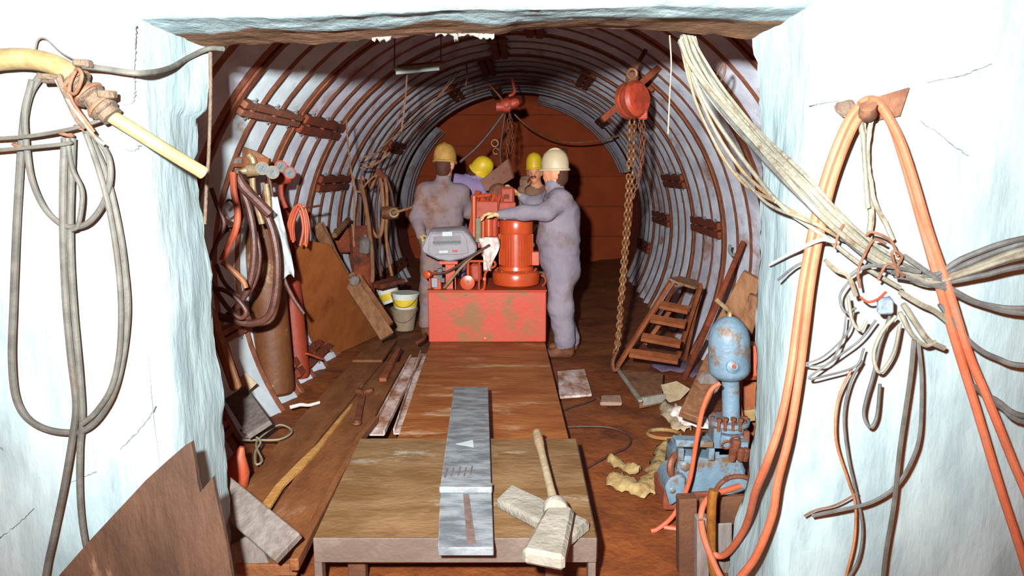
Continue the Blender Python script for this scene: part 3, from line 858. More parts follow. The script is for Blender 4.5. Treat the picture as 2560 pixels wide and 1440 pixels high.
crumple('dark_cloth', 'dark blue cloth crumpled under the steps', [(1640, 905), (1680, 920), (1730, 915), (1745, 940)], 0.22, MAT['blue_cloth'], 'cloth', 5)
crumple('grey_rag', 'grey crumpled rag behind the red hose of the pump', [(1690, 1020), (1720, 1045), (1745, 1060), (1760, 1050)], 0.14, MAT['rag'], 'rag', 6, z=0.06)
crumple('muddy_rag', 'muddy brown rag on the floor just left of the grey rag', [(1665, 1010), (1690, 1050), (1720, 1075)], 0.12, MAT['paper'], 'rag', 7, z=0.03)
b = MB(); c = fl(1660, 1085, .03); b.torus(c, 0.10, 0.012, (0, 0.1, 1), 28, 7); tag(b.build('rope_ring', MAT['straw']), 'flat yellow ring lying behind the pump on the floor', 'ring')
cable('floor_cable', 'thin dark cable curving over the floor right of the table', 'cable', [fl(1415, 1068, .02), fl(1470, 1066, .025), fl(1530, 1070, .025), fl(1572, 1090, .02), fl(1570, 1115, .02), fl(1520, 1140, .02), fl(1465, 1170, .02)], 0.006, MAT['cable_dark'], world_pts=True)
cable('floor_cable', 'thin dark cable lying by the splashed plate and running to the deck', 'cable', [fl(1488, 996, .03), fl(1460, 1008, .025), fl(1430, 1016, .025), fl(1408, 1026, .025)], 0.007, MAT['cable_dark'], world_pts=True)

# ================================================================== red hydraulic power unit
TY = fl(1218, 857, ZD).y          # front face of the tank
def T(u, v, dy=0.0):
    return at(u, v, TY + dy)
tl, tr = T(1069, 730), T(1366, 728); bl = T(1069, 855)
TOPZ = (tl.z + tr.z) / 2
pu = thing('hydraulic_power_unit', 'red hydraulic power unit with oil tank, upright motor and grey control console', 'power unit', ((tl.x + tr.x) / 2, TY + 0.3, ZD))
b = MB(); b.box(((tl.x + tr.x) / 2, TY + 0.35, (TOPZ + ZD + 0.005) / 2), (tr.x - tl.x, 0.7, TOPZ - ZD - 0.005))
tank = b.build('oil_tank', MAT['red_tank'], pu, bevel=0.008)
b = MB(); b.box(((tl.x + tr.x) / 2, TY + 0.35, TOPZ + 0.006), (tr.x - tl.x + 0.012, 0.712, 0.012)); b.build('tank_lid', MAT['red_tank'], tank, bevel=0.003)
b = MB(); c = T(1213, 848, -0.004); b.lathe([(0.016, 0), (0.016, 0.012), (0.007, 0.014), (0.007, 0.005)], c + Vector((0, 0.006, 0)), (0, -1, 0), 8); b.build('drain_plug', MAT['red'], tank)
b = MB(); c = T(1165, 738, -0.003); b.lathe([(0.006, 0), (0.006, 0.01)], c, (0, -1, 0), 6); b.build('bolt', MAT['dial'], tank)
Z0 = TOPZ + 0.012

# motor: bell housing, finned body, fan cowl
mx_ = T(1290, 700, 0.22).x; my_ = TY + 0.22
def zt_(v): return at(1290, v, my_ - 0.12).z
zA, zB, zC, zD_, zE = Z0, zt_(682), zt_(668), zt_(586), zt_(549)
b = MB(); b.lathe([(0.15, 0), (0.17, 0.012), (0.21, 0.03), (0.215, 0.07), (0.215, zB - zA - 0.02), (0.205, zB - zA), (0.16, zB - zA + 0.02), (0.155, zC - zA)], (mx_, my_, zA), n=32)
bell = b.build('bell_housing', MAT['red'], pu)
b = MB(); b.lathe([(0.135, 0), (0.135, zD_ - zC)], (mx_, my_, zC), n=32); body = b.build('motor_body', MAT['red'], pu)
for k in range(36):
    a = 2 * math.pi * k / 36
    f_ = MB(); d = Vector((math.cos(a), math.sin(a), 0)); 
    f_.bar(Vector((mx_, my_, zC + 0.012)) + d * 0.142, Vector((mx_, my_, zD_ - 0.008)) + d * 0.142, 0.007, 0.026, up=d)
    f_.build('cooling_fin', MAT['red'], body, smooth=0)
b = MB(); b.lathe([(0.15, 0), (0.153, 0.006), (0.153, zE - zD_ - 0.03), (0.145, zE - zD_ - 0.008), (0.12, zE - zD_), (0.0, zE - zD_)], (mx_, my_, zD_), n=36); b.build('fan_cowl', MAT['red'], pu)
b = MB(); c = T(1338, 645, 0.2); b.box(c, (0.07, 0.11, 0.125)); b.build('terminal_box', MAT['red'], body, bevel=0.006)
b = MB(); b.torus(T(1331, 612, 0.2), 0.016, 0.006, (0, 1, 0), 14, 6); b.build('lifting_eye', MAT['steel_dark'], body)
b = MB(); b.torus(T(1350, 702, 0.2), 0.05, 0.009, (0, 1, 0), 14, 6, a0=-1.2, a1=1.4); b.build('lifting_lug', MAT['red_dull'], bell)
for k in range(10):
    a = 2 * math.pi * k / 10 + 0.2
    bb = MB(); bb.lathe([(0.012, 0), (0.012, 0.014)], (mx_ + 0.185 * math.cos(a), my_ + 0.185 * math.sin(a), zB + 0.008), n=6); bb.build('flange_bolt', MAT['red_dull'], bell, smooth=0)

# grey control console on a red frame
con = [(1074, 578), (1158, 574), (1176, 590), (1193, 618), (1190, 634), (1158, 648), (1124, 655), (1094, 650), (1056, 632), (1053, 620), (1064, 594)]
b = MB(); b.prism([T(u, v, -0.02) for (u, v) in con], (0, 0.20, 0.02)); console = b.build('control_console', MAT['grey_panel'], pu, bevel=0.014)
face = [(1078, 584), (1155, 580), (1166, 598), (1172, 632), (1150, 636), (1082, 638), (1070, 630), (1072, 600)]
b = MB(); b.prism([T(u, v, -0.028) for (u, v) in face], (0, 0.012, 0)); b.build('front_panel', MAT['grey_panel'], console, bevel=0.004)
b = MB(); b.prism([T(u, v, -0.034) for (u, v) in ((1084, 592), (1151, 590), (1152, 612), (1084, 614))], (0, 0.010, 0)); b.build('instrument_window', MAT['grey_dark'], console)
for (q, mt, nm) in (([(1106, 580), (1130, 579), (1131, 590), (1106, 591)], 'white', 'white_label'), ([(1098, 627), (1120, 626), (1120, 632), (1097, 633)], 'white', 'white_label'),
                    ([(1082, 604), (1152, 602), (1152, 608), (1082, 610)], 'dial', 'scale_strip'), ([(1131, 625), (1144, 625), (1144, 630), (1131, 630)], 'link_red', 'red_button')):
    b = MB(); b.prism([T(u, v, -0.040) for (u, v) in q], (0, 0.009, 0)); b.build(nm, MAT[mt], console)
# frame, valves and pipework between console and tank
def part_tube(name, pts, r, mat, par=pu, n=8, dy=0.02):
    b = MB().tube(spline([T(p[0], p[1], p[2] if len(p) > 2 else dy) for p in pts], 5), r, n); return b.build(name, MAT[mat], par)
for (u0, u1, v, h) in ((1098, 1145, 656, 0.03),):
    b = MB().bar(T(u0, v, 0.05), T(u1, v, 0.05), 0.06, h); b.build('console_bracket', MAT['red'], pu, bevel=0.003)
for (u, w, v0, v1, mt) in ((1126, 0.085, 660, 727, 'red'), (1075, 0.018, 680, 727, 'red_dull'), (1136, 0.03, 690, 727, 'red')):
    p0, p1 = T(u, v0, 0.1), T(u, v1, 0.1)
    b = MB().bar(Vector((p0.x, p0.y, Z0)), p0, w, 0.06, up=(0, 1, 0)); b.build('frame_post', MAT[mt], pu, bevel=0.003)
b = MB().box(T(1094, 700, 0.07), (0.07, 0.08, 0.16)); vb = b.build('valve_block', MAT['red'], pu, bevel=0.006)
b = MB().box(T(1087, 706, 0.02), (0.055, 0.05, 0.085)); b.build('solenoid', MAT['grey_panel'], vb, bevel=0.004)
for (u, v) in ((1100, 676), (1100, 692), (1106, 700)):
    b = MB().box(T(u, v, 0.02), (0.042, 0.05, 0.036)); b.build('valve_plate', MAT['dial'], vb, bevel=0.003)
b = MB().lathe([(0.03, 0), (0.035, 0.02), (0.035, 0.05), (0.02, 0.06)], T(1074, 685, 0.03), (-0.5, -1, 0), 12); b.build('valve_knob', MAT['red'], vb)
b = MB().lathe([(0.0, -0.02), (0.055, -0.018), (0.064, -0.006), (0.064, 0.02), (0.05, 0.024), (0.0, 0.024)], T(1169, 706, 0.0), (0, -1, 0), 24); ff = b.build('filter_cap', MAT['red'], pu)
b = MB().lathe([(0.012, 0), (0.012, 0.018)], T(1169, 705, -0.02), (0, -1, 0), 10); b.build('cap_nut', MAT['cream'], ff)
part_tube('red_pipe', [(1170, 690), (1170, 670), (1170, 654)], 0.014, 'red')
b = MB().box(T(1170, 652, 0.02), (0.028, 0.03, 0.03)); b.build('pipe_fitting', MAT['cream'], pu, bevel=0.003)
part_tube('red_pipe', [(1172, 653), (1200, 653), (1230, 653), (1238, 658), (1236, 666), (1222, 673), (1213, 684), (1212, 705), (1210, 720), (1200, 727), (1175, 727)], 0.011, 'red')
b = MB().box(T(1211, 697, 0.02), (0.03, 0.03, 0.03)); b.build('pipe_fitting', MAT['red'], pu, bevel=0.003)
part_tube('red_pipe', [(1198, 655), (1198, 690), (1197, 727)], 0.011, 'red_dull', dy=0.06)
b = MB().box(T(1190, 680, 0.14), (0.10, 0.10, 0.16)); b.build('pump_casing', MAT['red_dull'], pu, bevel=0.02)
part_tube('pilot_hose', [(1080, 685), (1110, 682), (1140, 668), (1165, 650), (1195, 630), (1225, 612)], 0.011, 'hose_black', dy=-0.045)
part_tube('pilot_hose', [(1110, 720), (1125, 702), (1150, 672), (1180, 642), (1205, 626)], 0.013, 'brass', dy=-0.04)
# upper assembly: manifold, cylinders, hoses, cast head
upper = MB().box(T(1213, 560, 0.28), (0.24, 0.16, 0.42)).build('manifold_frame', MAT['red_dull'], pu, bevel=0.01)
for (u, r_, v0, v1, mt, dy) in ((1196, 0.028, 545, 605, 'cream', 0.12), (1208, 0.018, 540, 640, 'red', 0.14), (1222, 0.036, 548, 590, 'red', 0.12), (1185, 0.022, 490, 600, 'red', 0.16), (1236, 0.026, 548, 590, 'red_dull', 0.13)):
    p0, p1 = T(u, v1, dy), T(u, v0, dy)
    b = MB().lathe([(r_, 0), (r_, (p1 - p0).length - 0.02), (r_ * 1.15, (p1 - p0).length - 0.02), (r_ * 1.15, (p1 - p0).length)], p0, p1 - p0, 14); b.build('standpipe', MAT[mt], upper)
for k, (u, v) in enumerate(((1190, 520), (1205, 512), (1220, 508), (1234, 505), (1248, 507))):
    part_tube('hydraulic_hose', [(u - 4, v + 60, 0.2), (u - 6, v + 20, 0.22), (u + 2, v - 18, 0.26), (u + 10, v + 10, 0.3), (u + 14, v + 40, 0.3)], 0.016, 'red' if k % 2 else 'red_dull', upper)
part_tube('top_rail', [(1178, 492, 0.2), (1200, 490, 0.22), (1226, 487, 0.24)], 0.017, 'red', upper)
b = MB().box(T(1268, 488, 0.36), (0.13, 0.12, 0.15)); head = b.build('cast_head', MAT['red_dull'], pu, bevel=0.02)
b = MB().box(T(1266, 492, 0.29), (0.05, 0.02, 0.04)); b.build('port', MAT['rust_dark'], head)
b = MB().lathe([(0.07, -0.06), (0.085, 0), (0.085, 0.04), (0.06, 0.06)], T(1244, 482, 0.38), (0.3, -1, 0.2), 18); b.build('pump_drum', MAT['steel_dark'], head)
b = MB().box(T(1262, 522, 0.34), (0.20, 0.14, 0.13)); b.build('head_pedestal', MAT['red_dull'], pu, bevel=0.01)
b = MB().bar(T(1174, 605, 0.15), T(1196, 478, 0.3), 0.05, 0.05); b.build('side_strut', MAT['red_dull'], pu, bevel=0.004)
# rag hung over the pipes
rg = MB(); nU, nV = 8, 14; V = []
for j in range(nV):
    t = j / (nV - 1)
    cu = 1222 + 4 * math.sin(t * 5); cv = 592 + 82 * t; w_ = 20 + 6 * math.sin(t * 4 + 1)
    for i in range(nU):
        f = i / (nU - 1) - 0.5
        V.append(T(cu + f * 2 * w_ * (1 - 0.35 * t), cv + 8 * abs(f), 0.02 + 0.025 * math.sin(i * 1.9 + j * 0.5) - 0.02 * math.sin(t * 3)))
rg.add(V, [(j * nU + i, j * nU + i + 1, (j + 1) * nU + i + 1, (j + 1) * nU + i) for j in range(nV - 1) for i in range(nU - 1)])
o = rg.build('rag', MAT['rag'], smooth=70); md = o.modifiers.new('thick', 'SOLIDIFY'); md.thickness = 0.006
tag(o, 'stained white rag hanging on the pipes of the red power unit', 'rag')

# ================================================================== chain hoist with the hanging plate in the heading
HY = 7.1
def link_chain(name_parent, pts, pitch, r, mat, w=1.0, part='chain_link', joined=False):
    P = spline(pts, 12); L = [0]
    for i in range(1, len(P)): L.append(L[-1] + (P[i] - P[i - 1]).length)
    tot = L[-1]; n = max(1, int(tot / pitch)); mb = MB()
    for k in range(n):
        s = (k + 0.5) * tot / n
        i = min(range(1, len(L)), key=lambda q: abs(L[q] - s)); p = P[i]; t = (P[i] - P[i - 1]).normalized()
        _, sd, up = frame(t); side = sd if k % 2 else up
        hl = pitch * 0.72; hw = r * 2.1 * w
        ring = []
        for q in range(10):
            a = 2 * math.pi * q / 10
            ring.append(p + t * math.cos(a) * hl * (0.9 if abs(math.cos(a)) > .5 else 1) + side * math.sin(a) * hw)
        mb.tube(ring, r, 5, True)
    return mb
b_top = ringpt(HY, math.radians(88), TR - 0.05)
h = thing('rear_chain_hoist', 'red chain hoist hung from the crown over the men', 'chain hoist', at(1266, 262, HY))
b = MB().ball(at(1266, 262, HY), 0.075, 16, sc=(1, 0.8, 0.9)); b.lathe([(0.05, -0.07), (0.05, 0.07)], at(1258, 268, HY), (1, 0, 0), 16); b.lathe([(0.04, -0.05), (0.055, 0), (0.04, 0.05)], at(1285, 258, HY), (1, 0, 0.4), 12)
b.build('hoist_body', MAT['link_red'], h)
b = MB().tube(spline([at(1272, 240, HY), at(1286, 232, HY), at(1284, 215, HY), at(1280, 195, HY)], 5), 0.014, 6); b.build('top_hook', MAT['link_red'], h)
b = link_chain(h, [at(1273, 285, HY), at(1270, 340, HY), at(1268, 395, HY)], 0.045, 0.007, None); b.build('load_chain', MAT['steel_dark'], h, smooth=60)['kind'] = 'stuff'
b = link_chain(h, [at(1276, 285, HY), at(1281, 330, HY), at(1280, 372, HY), at(1275, 385, HY)], 0.04, 0.005, None); b.build('hand_chain', MAT['steel_dark'], h, smooth=60)['kind'] = 'stuff'
b = MB().torus(at(1237, 358, HY - 0.1), 0.034, 0.008, (0, 1, 0), 16, 6); b.torus(at(1240, 378, HY - 0.1), 0.03, 0.008, (0, 1, 0.3), 14, 6, a0=0.3, a1=5.2); b.build('hook', MAT['chain'], h)
cable('sling_rope', 'dark sling running from the red hoist down to the left behind the men', 'sling', [(1258, 285), (1225, 330), (1190, 370), (1150, 405)], 0.016, MAT['cable_dark'], HY - 0.1)
cable('sling_rope', 'dark sling dropping from the red hoist to the hanging plate', 'sling', [(1262, 286), (1256, 330), (1250, 375), (1252, 410)], 0.012, MAT['cable_dark'], HY - 0.05)
pl = thing('hanging_plate', 'brown drilled steel plate slung on chains among the men', 'steel plate', at(1245, 470, HY - 0.15))
b = MB(); b.prism([at(1200, 452, HY - 0.3), at(1268, 398, HY - 0.3), at(1282, 446, HY - 0.3), at(1232, 476, HY - 0.3), at(1212, 478, HY - 0.3)], (0.02, 0.05, 0.01)); b.build('plate', MAT['plate_rust'], pl, bevel=0.004)
for (u, v) in ((1233, 446), (1259, 432), (1247, 415)):
    b = MB().lathe([(0.008, 0), (0.008, 0.004)], at(u, v, HY - 0.302), (0, -1, 0), 10); b.build('hole', MAT['rust_dark'], pl)
cable('drooping_cable', 'thin brown cable drooping across the heading from the crown to the right', 'cable', [(1195, 180, 8.4), (1240, 230, 8.4), (1300, 300, 8.6), (1345, 332, 9), (1390, 350, 9.4), (1440, 357, 9.6), (1500, 350, 9.4), (1545, 340, 9.2)], 0.011, MAT['hose_brown'])
b = MB().torus(at(1410, 378, 11.9), 0.05, 0.012, (0, 1, 0), 16, 6, a0=-0.8, a1=3.6); tag(b.build('wall_hook', MAT['steel_dark']), 'dark hook on the breast boards above the white hard hat', 'hook')

# ================================================================== large chain hoist at the right
GY = 5.2
g = thing('chain_hoist', 'large red chain hoist hanging at the right shoulder of the tunnel', 'chain hoist', at(1580, 250, GY))
c = at(1581, 250, GY)
b = MB(); b.lathe([(0.05, -0.085), (0.105, -0.075), (0.128, -0.05), (0.13, -0.02), (0.115, -0.012), (0.115, 0.012), (0.13, 0.02), (0.13, 0.05), (0.11, 0.075), (0.05, 0.085)], c, (0.55, -0.75, 0.1), 32); body_ = b.build('gear_case', MAT['link_red'], g)
for s in (-0.045, 0.0, 0.045):
    bb = MB(); ax = Vector((0.55, -0.75, 0.1)).normalized(); bb.torus(c + ax * s, 0.131, 0.006, ax, 32, 6); bb.build('rib', MAT['rust_dark'], body_)
b = MB().box(at(1580, 196, GY), (0.09, 0.06, 0.12)); b.build('top_block', MAT['steel_dark'], g, bevel=0.02)
b = MB().torus(at(1580, 184, GY - 0.03), 0.034, 0.012, (0, 1, 0), 18, 7); b.build('suspension_eye', MAT['chain'], g)
b = MB().box(at(1606, 284, GY), (0.07, 0.06, 0.09)); b.build('chain_guide', MAT['link_red'], g, bevel=0.01)
sp_, sa = cyl(1626, 190)
b = MB().bar(at(1585, 176, GY), ringpt(GY, math.atan2(at(1600, 120, GY).z - TZ, at(1600, 120, GY).x), TR - 0.02), 0.03, 0.03); b.build('hanger', MAT['steel_dark'], g)
for k, (pts, r_, pt) in enumerate((([(1574, 296), (1572, 420), (1564, 560), (1554, 700), (1545, 830), (1538, 884)], 0.0068, 0.036),
                            ([(1586, 296), (1582, 420), (1572, 560), (1560, 700), (1550, 820), (1544, 878)], 0.0068, 0.036))):
    b = link_chain(g, [at(u, v, GY) for (u, v) in pts], pt, r_, None); b.build('load_chain', MAT['chain'], g, smooth=60)['kind'] = 'stuff'
for k, pts in enumerate(([(1598, 292), (1602, 360), (1600, 420), (1590, 470), (1574, 510)], [(1608, 292), (1610, 350), (1606, 400), (1598, 440)])):
    b = link_chain(g, [at(u, v, GY) for (u, v) in pts], 0.04, 0.005, None); b.build('hand_chain', MAT['steel_dark'], g, smooth=60)['kind'] = 'stuff'
b = MB().tube(spline([at(1540, 880, GY), at(1532, 905, GY), at(1536, 925, GY), at(1548, 918, GY)], 5), 0.016, 7); b.build('load_hook', MAT['steel_dark'], g)
# iron angle pieces the hoist hangs between
for (lab, p0, p1) in (('dark iron bracket behind the top of the large red hoist', (1598, 212, 5.5), (1648, 168, 5.5)), ('dark iron bracket on the crown at the left of the large red hoist', (1505, 300, 5.5), (1548, 262, 5.5)),):
    b = MB().bar(at(*p0), at(*p1), 0.09, 0.05); tag(b.build('iron_bracket', MAT['rust_dark'], bevel=0.004), lab, 'bracket')

# ================================================================== batten / lamp strip under the crown, left of centre
st = thing('strip_lamp', 'unlit pale strip lamp slung under the tunnel crown', 'lamp', at(1045, 175, 4.6))
p0, p1 = at(986, 173, 4.6), at(1102, 162, 4.6)
b = MB().bar(p0, p1, 0.05, 0.022); b.build('batten_housing', MAT['cream'], st, bevel=0.003)
b = MB().tube([p0 + Vector((0.01, 0, -0.022)), p1 + Vector((-0.01, 0, -0.022))], 0.013, 10); b.build('tube', MAT['white'], st)
b = MB().bar(p0 + Vector((0.02, .03, 0.02)), p1 + Vector((0.02, .03, 0.02)), 0.07, 0.012); b.build('backing_lath', MAT['dark_wood'], st)
for p in (p0, p1):
    b = MB().tube([p + Vector((0, 0, 0.01)), p + Vector((0, 0.05, 0.2))], 0.004, 5); b.build('hanger_wire', MAT['wire_rust'], st)
for i, (pts, lab, Y) in enumerate((([(1018, 182), (1012, 260), (1003, 330)], 'thin wire hanging straight down from the strip lamp', 4.7),
                            ([(1140, 178), (1100, 235), (1050, 290), (990, 345)], 'thick rusty wire slanting down left from the crown', 6.4),
                            ([(1150, 176), (1120, 215), (1060, 280), (975, 350), (905, 415)], 'long rusty wire slanting from the crown to the hung hoses', 6.2),
                            ([(1010, 260), (985, 320), (960, 360), (930, 400)], 'short rusty wire crossing below the strip lamp', 6.2),
                            ([(866, 298), (868, 340), (874, 400), (880, 440)], 'dark wire hanging from the bolted joint at the left', 5.0),
                            ([(1166, 160), (1168, 190), (1164, 215)], 'tiny wire end hanging at the top of the crown', 6.4))):
    cable('tie_wire', lab, 'wire', pts, 0.006, MAT['wire_rust'], Y)

# ================================================================== gas cylinders, regulators and hoses on the left
def gas_bottle(name, label, base, top, r, mat):
    root = thing(name, label, 'gas cylinder', base)
    ax = (top - base); L = ax.length
    prof = [(r * 0.82, 0.0), (r * 0.97, 0.02), (r, 0.05), (r, L * 0.80), (r * 0.95, L * 0.85), (r * 0.78, L * 0.91), (r * 0.45, L * 0.955), (r * 0.26, L * 0.97), (r * 0.24, L)]
    b = MB().lathe(prof, base, ax, 28); b.build('shell', mat, root)
    b = MB().lathe([(r * 0.24, 0), (r * 0.26, 0.01), (r * 0.26, 0.03), (0.016, 0.032), (0.016, 0.075)], top, ax, 14); v = b.build('valve', MAT['brass'], root)
    b = MB().lathe([(0.03, 0), (0.034, 0.006), (0.03, 0.014)], top + ax.normalized() * 0.075, ax, 12); b.build('hand_wheel', MAT['steel_dark'], v)
    return root
gb = fl(692, 985, 0.07); gt = at(648, 505, gb.y + 0.12)
gas_bottle('gas_cylinder', 'tall brown gas cylinder with peeling pale paint, nearest the wall edge', gb, gt, 0.128, MAT['bottle_brown'])
rb = fl(748, 945, 0.06); rt = at(700, 480, rb.y + 0.15)
gas_bottle('gas_cylinder', 'slimmer red gas cylinder standing behind the brown one', rb, rt, 0.085, MAT['bottle_red'])

def regulator(name, label, body_px, gauges, Y, mat, rim, rg_=0.038):
    root = thing(name, label, 'regulator', at(*body_px, Y))
    c = at(*body_px, Y)
    b = MB().lathe([(0.02, -0.05), (0.036, -0.045), (0.036, 0.03), (0.022, 0.04), (0.012, 0.075), (0.016, 0.08), (0.016, 0.1)], c, (-0.7, -0.6, -0.1), 16); b.build('pressure_body', mat, root)
    for (u, v) in gauges:
        p = at(u, v, Y - 0.03)
        d = Vector((0.35, -1, 0.05))
        b = MB().lathe([(rg_ * 0.9, -0.03), (rg_, -0.02), (rg_, 0.004), (rg_ * 0.82, 0.008), (rg_ * 0.82, 0.0)], p, d, 22); g_ = b.build('gauge', rim, root)
        b = MB().lathe([(rg_ * 0.80, 0), (rg_ * 0.80, 0.002)], p, d, 22); b.build('dial', MAT['dial'], g_)
        b = MB().bar(p + d.normalized() * 0.004 + Vector((-0.01, 0, -0.012)), p + d.normalized() * 0.004 + Vector((0.008, 0, 0.012)), 0.003, 0.002); b.build('needle', MAT['cable_dark'], g_)
        b = MB().tube([p - d.normalized() * 0.03, c], 0.012, 8); b.build('stem', mat, root)
    return root
regulator('regulator', 'brass pressure regulator with two cream gauges on the brown cylinder', (630, 425), [(656, 421), (681, 431)], 4.0, MAT['brass'], MAT['cream'])
regulator('regulator', 'red pressure regulator with two small red gauges on the red cylinder', (705, 448), [(702, 417), (724, 432)], 4.6, MAT['bottle_red'], MAT['red_dull'], 0.042)
# brass valve pieces and pipes below the regulators
for i, (pts, r, mt, lab) in enumerate((([(622, 388), (632, 400), (634, 425), (628, 440)], 0.022, 'brass', 'bent brass neck over the cream gauges'),
                                ([(630, 440), (634, 480), (644, 520), (655, 560)], 0.018, 'brass', 'brass riser hanging under the cream gauges'),
                                ([(702, 455), (704, 490), (715, 520)], 0.016, 'bottle_red', 'red riser hanging under the red gauges'),
                                ([(600, 430), (598, 470), (612, 520)], 0.014, 'brass', 'thin brass pipe left of the cream gauges'),
                                ([(664, 460), (670, 500), (672, 540)], 0.02, 'brass', 'thick knobbly brass fitting between the two regulators'))):
    cable('gas_fitting', lab, 'fitting', pts, r, MAT[mt], 4.15 if i != 2 else 4.6, n=9)
# wooden bracket shelf fixed to the lining
sh = thing('bracket_board', 'brown bracket board on the lining above the regulators', 'bracket', at(610, 410, 4.3))
b = MB(); b.prism([at(548, 392, 4.2), at(612, 392, 4.2), at(672, 396, 4.2), at(668, 416, 4.2), at(640, 420, 4.2), at(548, 416, 4.2)], (0, 0.05, 0)); b.build('board', MAT['dark_wood'], sh, bevel=0.004)
b = MB(); b.prism([at(604, 366, 4.28), at(640, 378, 4.28), at(672, 398, 4.28), at(606, 396, 4.28)], (0, 0.03, 0)); b.build('gusset', MAT['timber'], sh, bevel=0.003)
b = MB().box(at(585, 402, 4.19), (0.10, 0.01, 0.03)); b.build('label_strip', MAT['plank_grey'], sh)

hose = [
 ('thick dark hose looping in front of the brown cylinder down to the wall edge', [(592, 430), (600, 450), (640, 500), (675, 560), (692, 640), (690, 730), (672, 790), (630, 808), (580, 800), (540, 786)], 0.022, 'hose_black', 3.9),
 ('second dark hose following inside the thick hose loop', [(588, 440), (615, 500), (632, 570), (634, 650), (620, 720), (590, 770), (555, 800)], 0.02, 'hose_black', 3.95),
 ('broad dark hose crossing over the brown cylinder shoulder', [(592, 440), (610, 470), (640, 500), (676, 536)], 0.028, 'hose_black', 3.85),
 ('dark hose hanging straight down behind the white sheet', [(672, 440), (684, 520), (694, 600), (705, 680), (730, 740), (760, 785)], 0.013, 'hose_black', 4.25),
 ('bright orange hose zigzagging by the wall edge', [(583, 430), (585, 480), (594, 530), (590, 570), (572, 615), (556, 650)], 0.018, 'hose_orange', 3.75),
 ('brown hose piece crossing below the orange zigzag hose', [(556, 655), (580, 675), (606, 700), (615, 720)], 0.016, 'hose_brown', 3.75),
 ('dark kinked hose behind the orange hose', [(545, 600), (560, 580), (585, 565), (604, 540), (600, 500), (590, 470)], 0.014, 'hose_black', 4.0),
 ('dark hose curl low behind the wall edge', [(540, 720), (570, 730), (600, 755), (615, 780), (600, 795), (570, 770), (545, 735), (525, 700)], 0.014, 'hose_black', 3.8),
 ('thin black hose bundle in the shadow of the wall edge', [(528, 470), (545, 520), (560, 560), (540, 610), (525, 650)], 0.012, 'hose_black', 3.7),
 ('small tangled black hose between the wall edge and the orange hose', [(560, 515), (572, 500), (586, 510), (590, 535), (575, 548), (560, 540), (556, 560), (575, 566), (590, 556)], 0.007, 'hose_black', 3.85),
 ('dark hose arch low over the pale lining plates', [(540, 660), (560, 705), (590, 735), (615, 740), (640, 700), (650, 640), (640, 580)], 0.012, 'hose_black', 4.0),
]
for (lab, pts, r, mt, Y) in hose:
    cable('gas_hose', lab, 'hose', pts, r, MAT[mt], Y, n=9)
# hanging white sheet
b = MB(); P = []
n = 14
for i in range(n):
    t = i / (n - 1)
    uL = 662 + 34 * t; uR = 694 + 42 * min(1, t * 1.1); v = 492 + 200 * t
    for k in range(6):
        f = k / 5
        P.append(at(uL + (uR - uL) * f, v + 8 * math.sin(k * 1.3) * t, 4.22 + 0.015 * math.sin(k * 2 + t * 6)))
b.add(P, [(i * 6 + k, i * 6 + k + 1, (i + 1) * 6 + k + 1, (i + 1) * 6 + k) for i in range(n - 1) for k in range(5)])
o = b.build('white_sheet', MAT['newsprint'], smooth=60); md = o.modifiers.new('thick', 'SOLIDIFY'); md.thickness = 0.004
tag(o, 'long white sheet hanging between the brown and the red gas cylinder', 'sheet')
b = MB(); b.prism([at(640, 490, 4.02), at(648, 488, 4.02), at(662, 512, 4.02), at(656, 516, 4.02)], (0, 0.006, 0)); tag(b.build('white_tag', MAT['white']), 'small white tag under the cream gauges', 'tag')
# red hose coil hung by the red cylinder
rc = thing('hose_coil', 'small coil of red hose hanging beside the red cylinder', 'hose coil', at(745, 560, 4.7))
for i, (du, dv) in enumerate(((0, 0), (5, 6), (-6, 4), (8, 2))):
    b = MB().tube(spline([at(728 + du, 600 + dv, 4.65 + 0.02 * i), at(726 + du, 560 + dv, 4.65 + .02 * i), at(738 + du, 522 + dv, 4.65 + .02 * i), at(748 + du, 512 + dv, 4.65 + .02 * i), at(758 + du, 530 + dv, 4.65 + .02 * i), at(764 + du, 570 + dv, 4.65 + .02 * i), at(764 + du - 4 * i, 610 + dv, 4.65 + .02 * i)], 5), 0.009, 7)
    b.build('loop', MAT['hose_orange'], rc)
b = MB().bar(at(752, 522, 4.66), at(802, 514, 5.0), 0.02, 0.014); b.build('hanging_peg', MAT['steel_dark'], rc)

# ================================================================== plywood sheet, planks, buckets
PYW = [fl(795, 905, 0.03), fl(955, 838, 0.03)]
_A, _B, _C = fl(790, 908, 0.03), fl(948, 838, 0.03), at(752, 598, 5.15)
_n = (_B - _A).cross(_C - _A)
def on_sheet(u, v):
    d = ray(u, v); return CAM + d * ((_A - CAM).dot(_n) / d.dot(_n))
b = MB(); sheet = [on_sheet(u, v) for (u, v) in ((790, 908), (948, 838), (905, 745), (872, 690), (826, 612), (760, 600), (738, 640))]
b.prism(sheet, (-0.012, 0.012, 0.004)); tag(b.build('plywood_sheet', MAT['plywood'], smooth=0), 'large brown plywood sheet leaning on the lining behind the gas cylinders', 'plywood')
plank3('leaning_plank', 'long grey-brown plank leaning behind the plywood sheet', at(790, 565, 5.6), at(868, 700, 6.1), 0.09, 0.03, (0.4, -1, 0.3), MAT['timber'], 'plank')
plank3('leaning_plank', 'thin bright-edged lath along the leaning plank', at(806, 556, 5.7), at(845, 640, 6.0), 0.02, 0.02, (0.4, -1, 0.3), MAT['timber'], 'lath')
plank3('leaning_plank', 'rough timber slanting down to the left of the buckets', at(868, 690, 6.0), at(968, 842, 5.75), 0.13, 0.05, (0.3, -1, 0.4), MAT['timber'], 'timber')
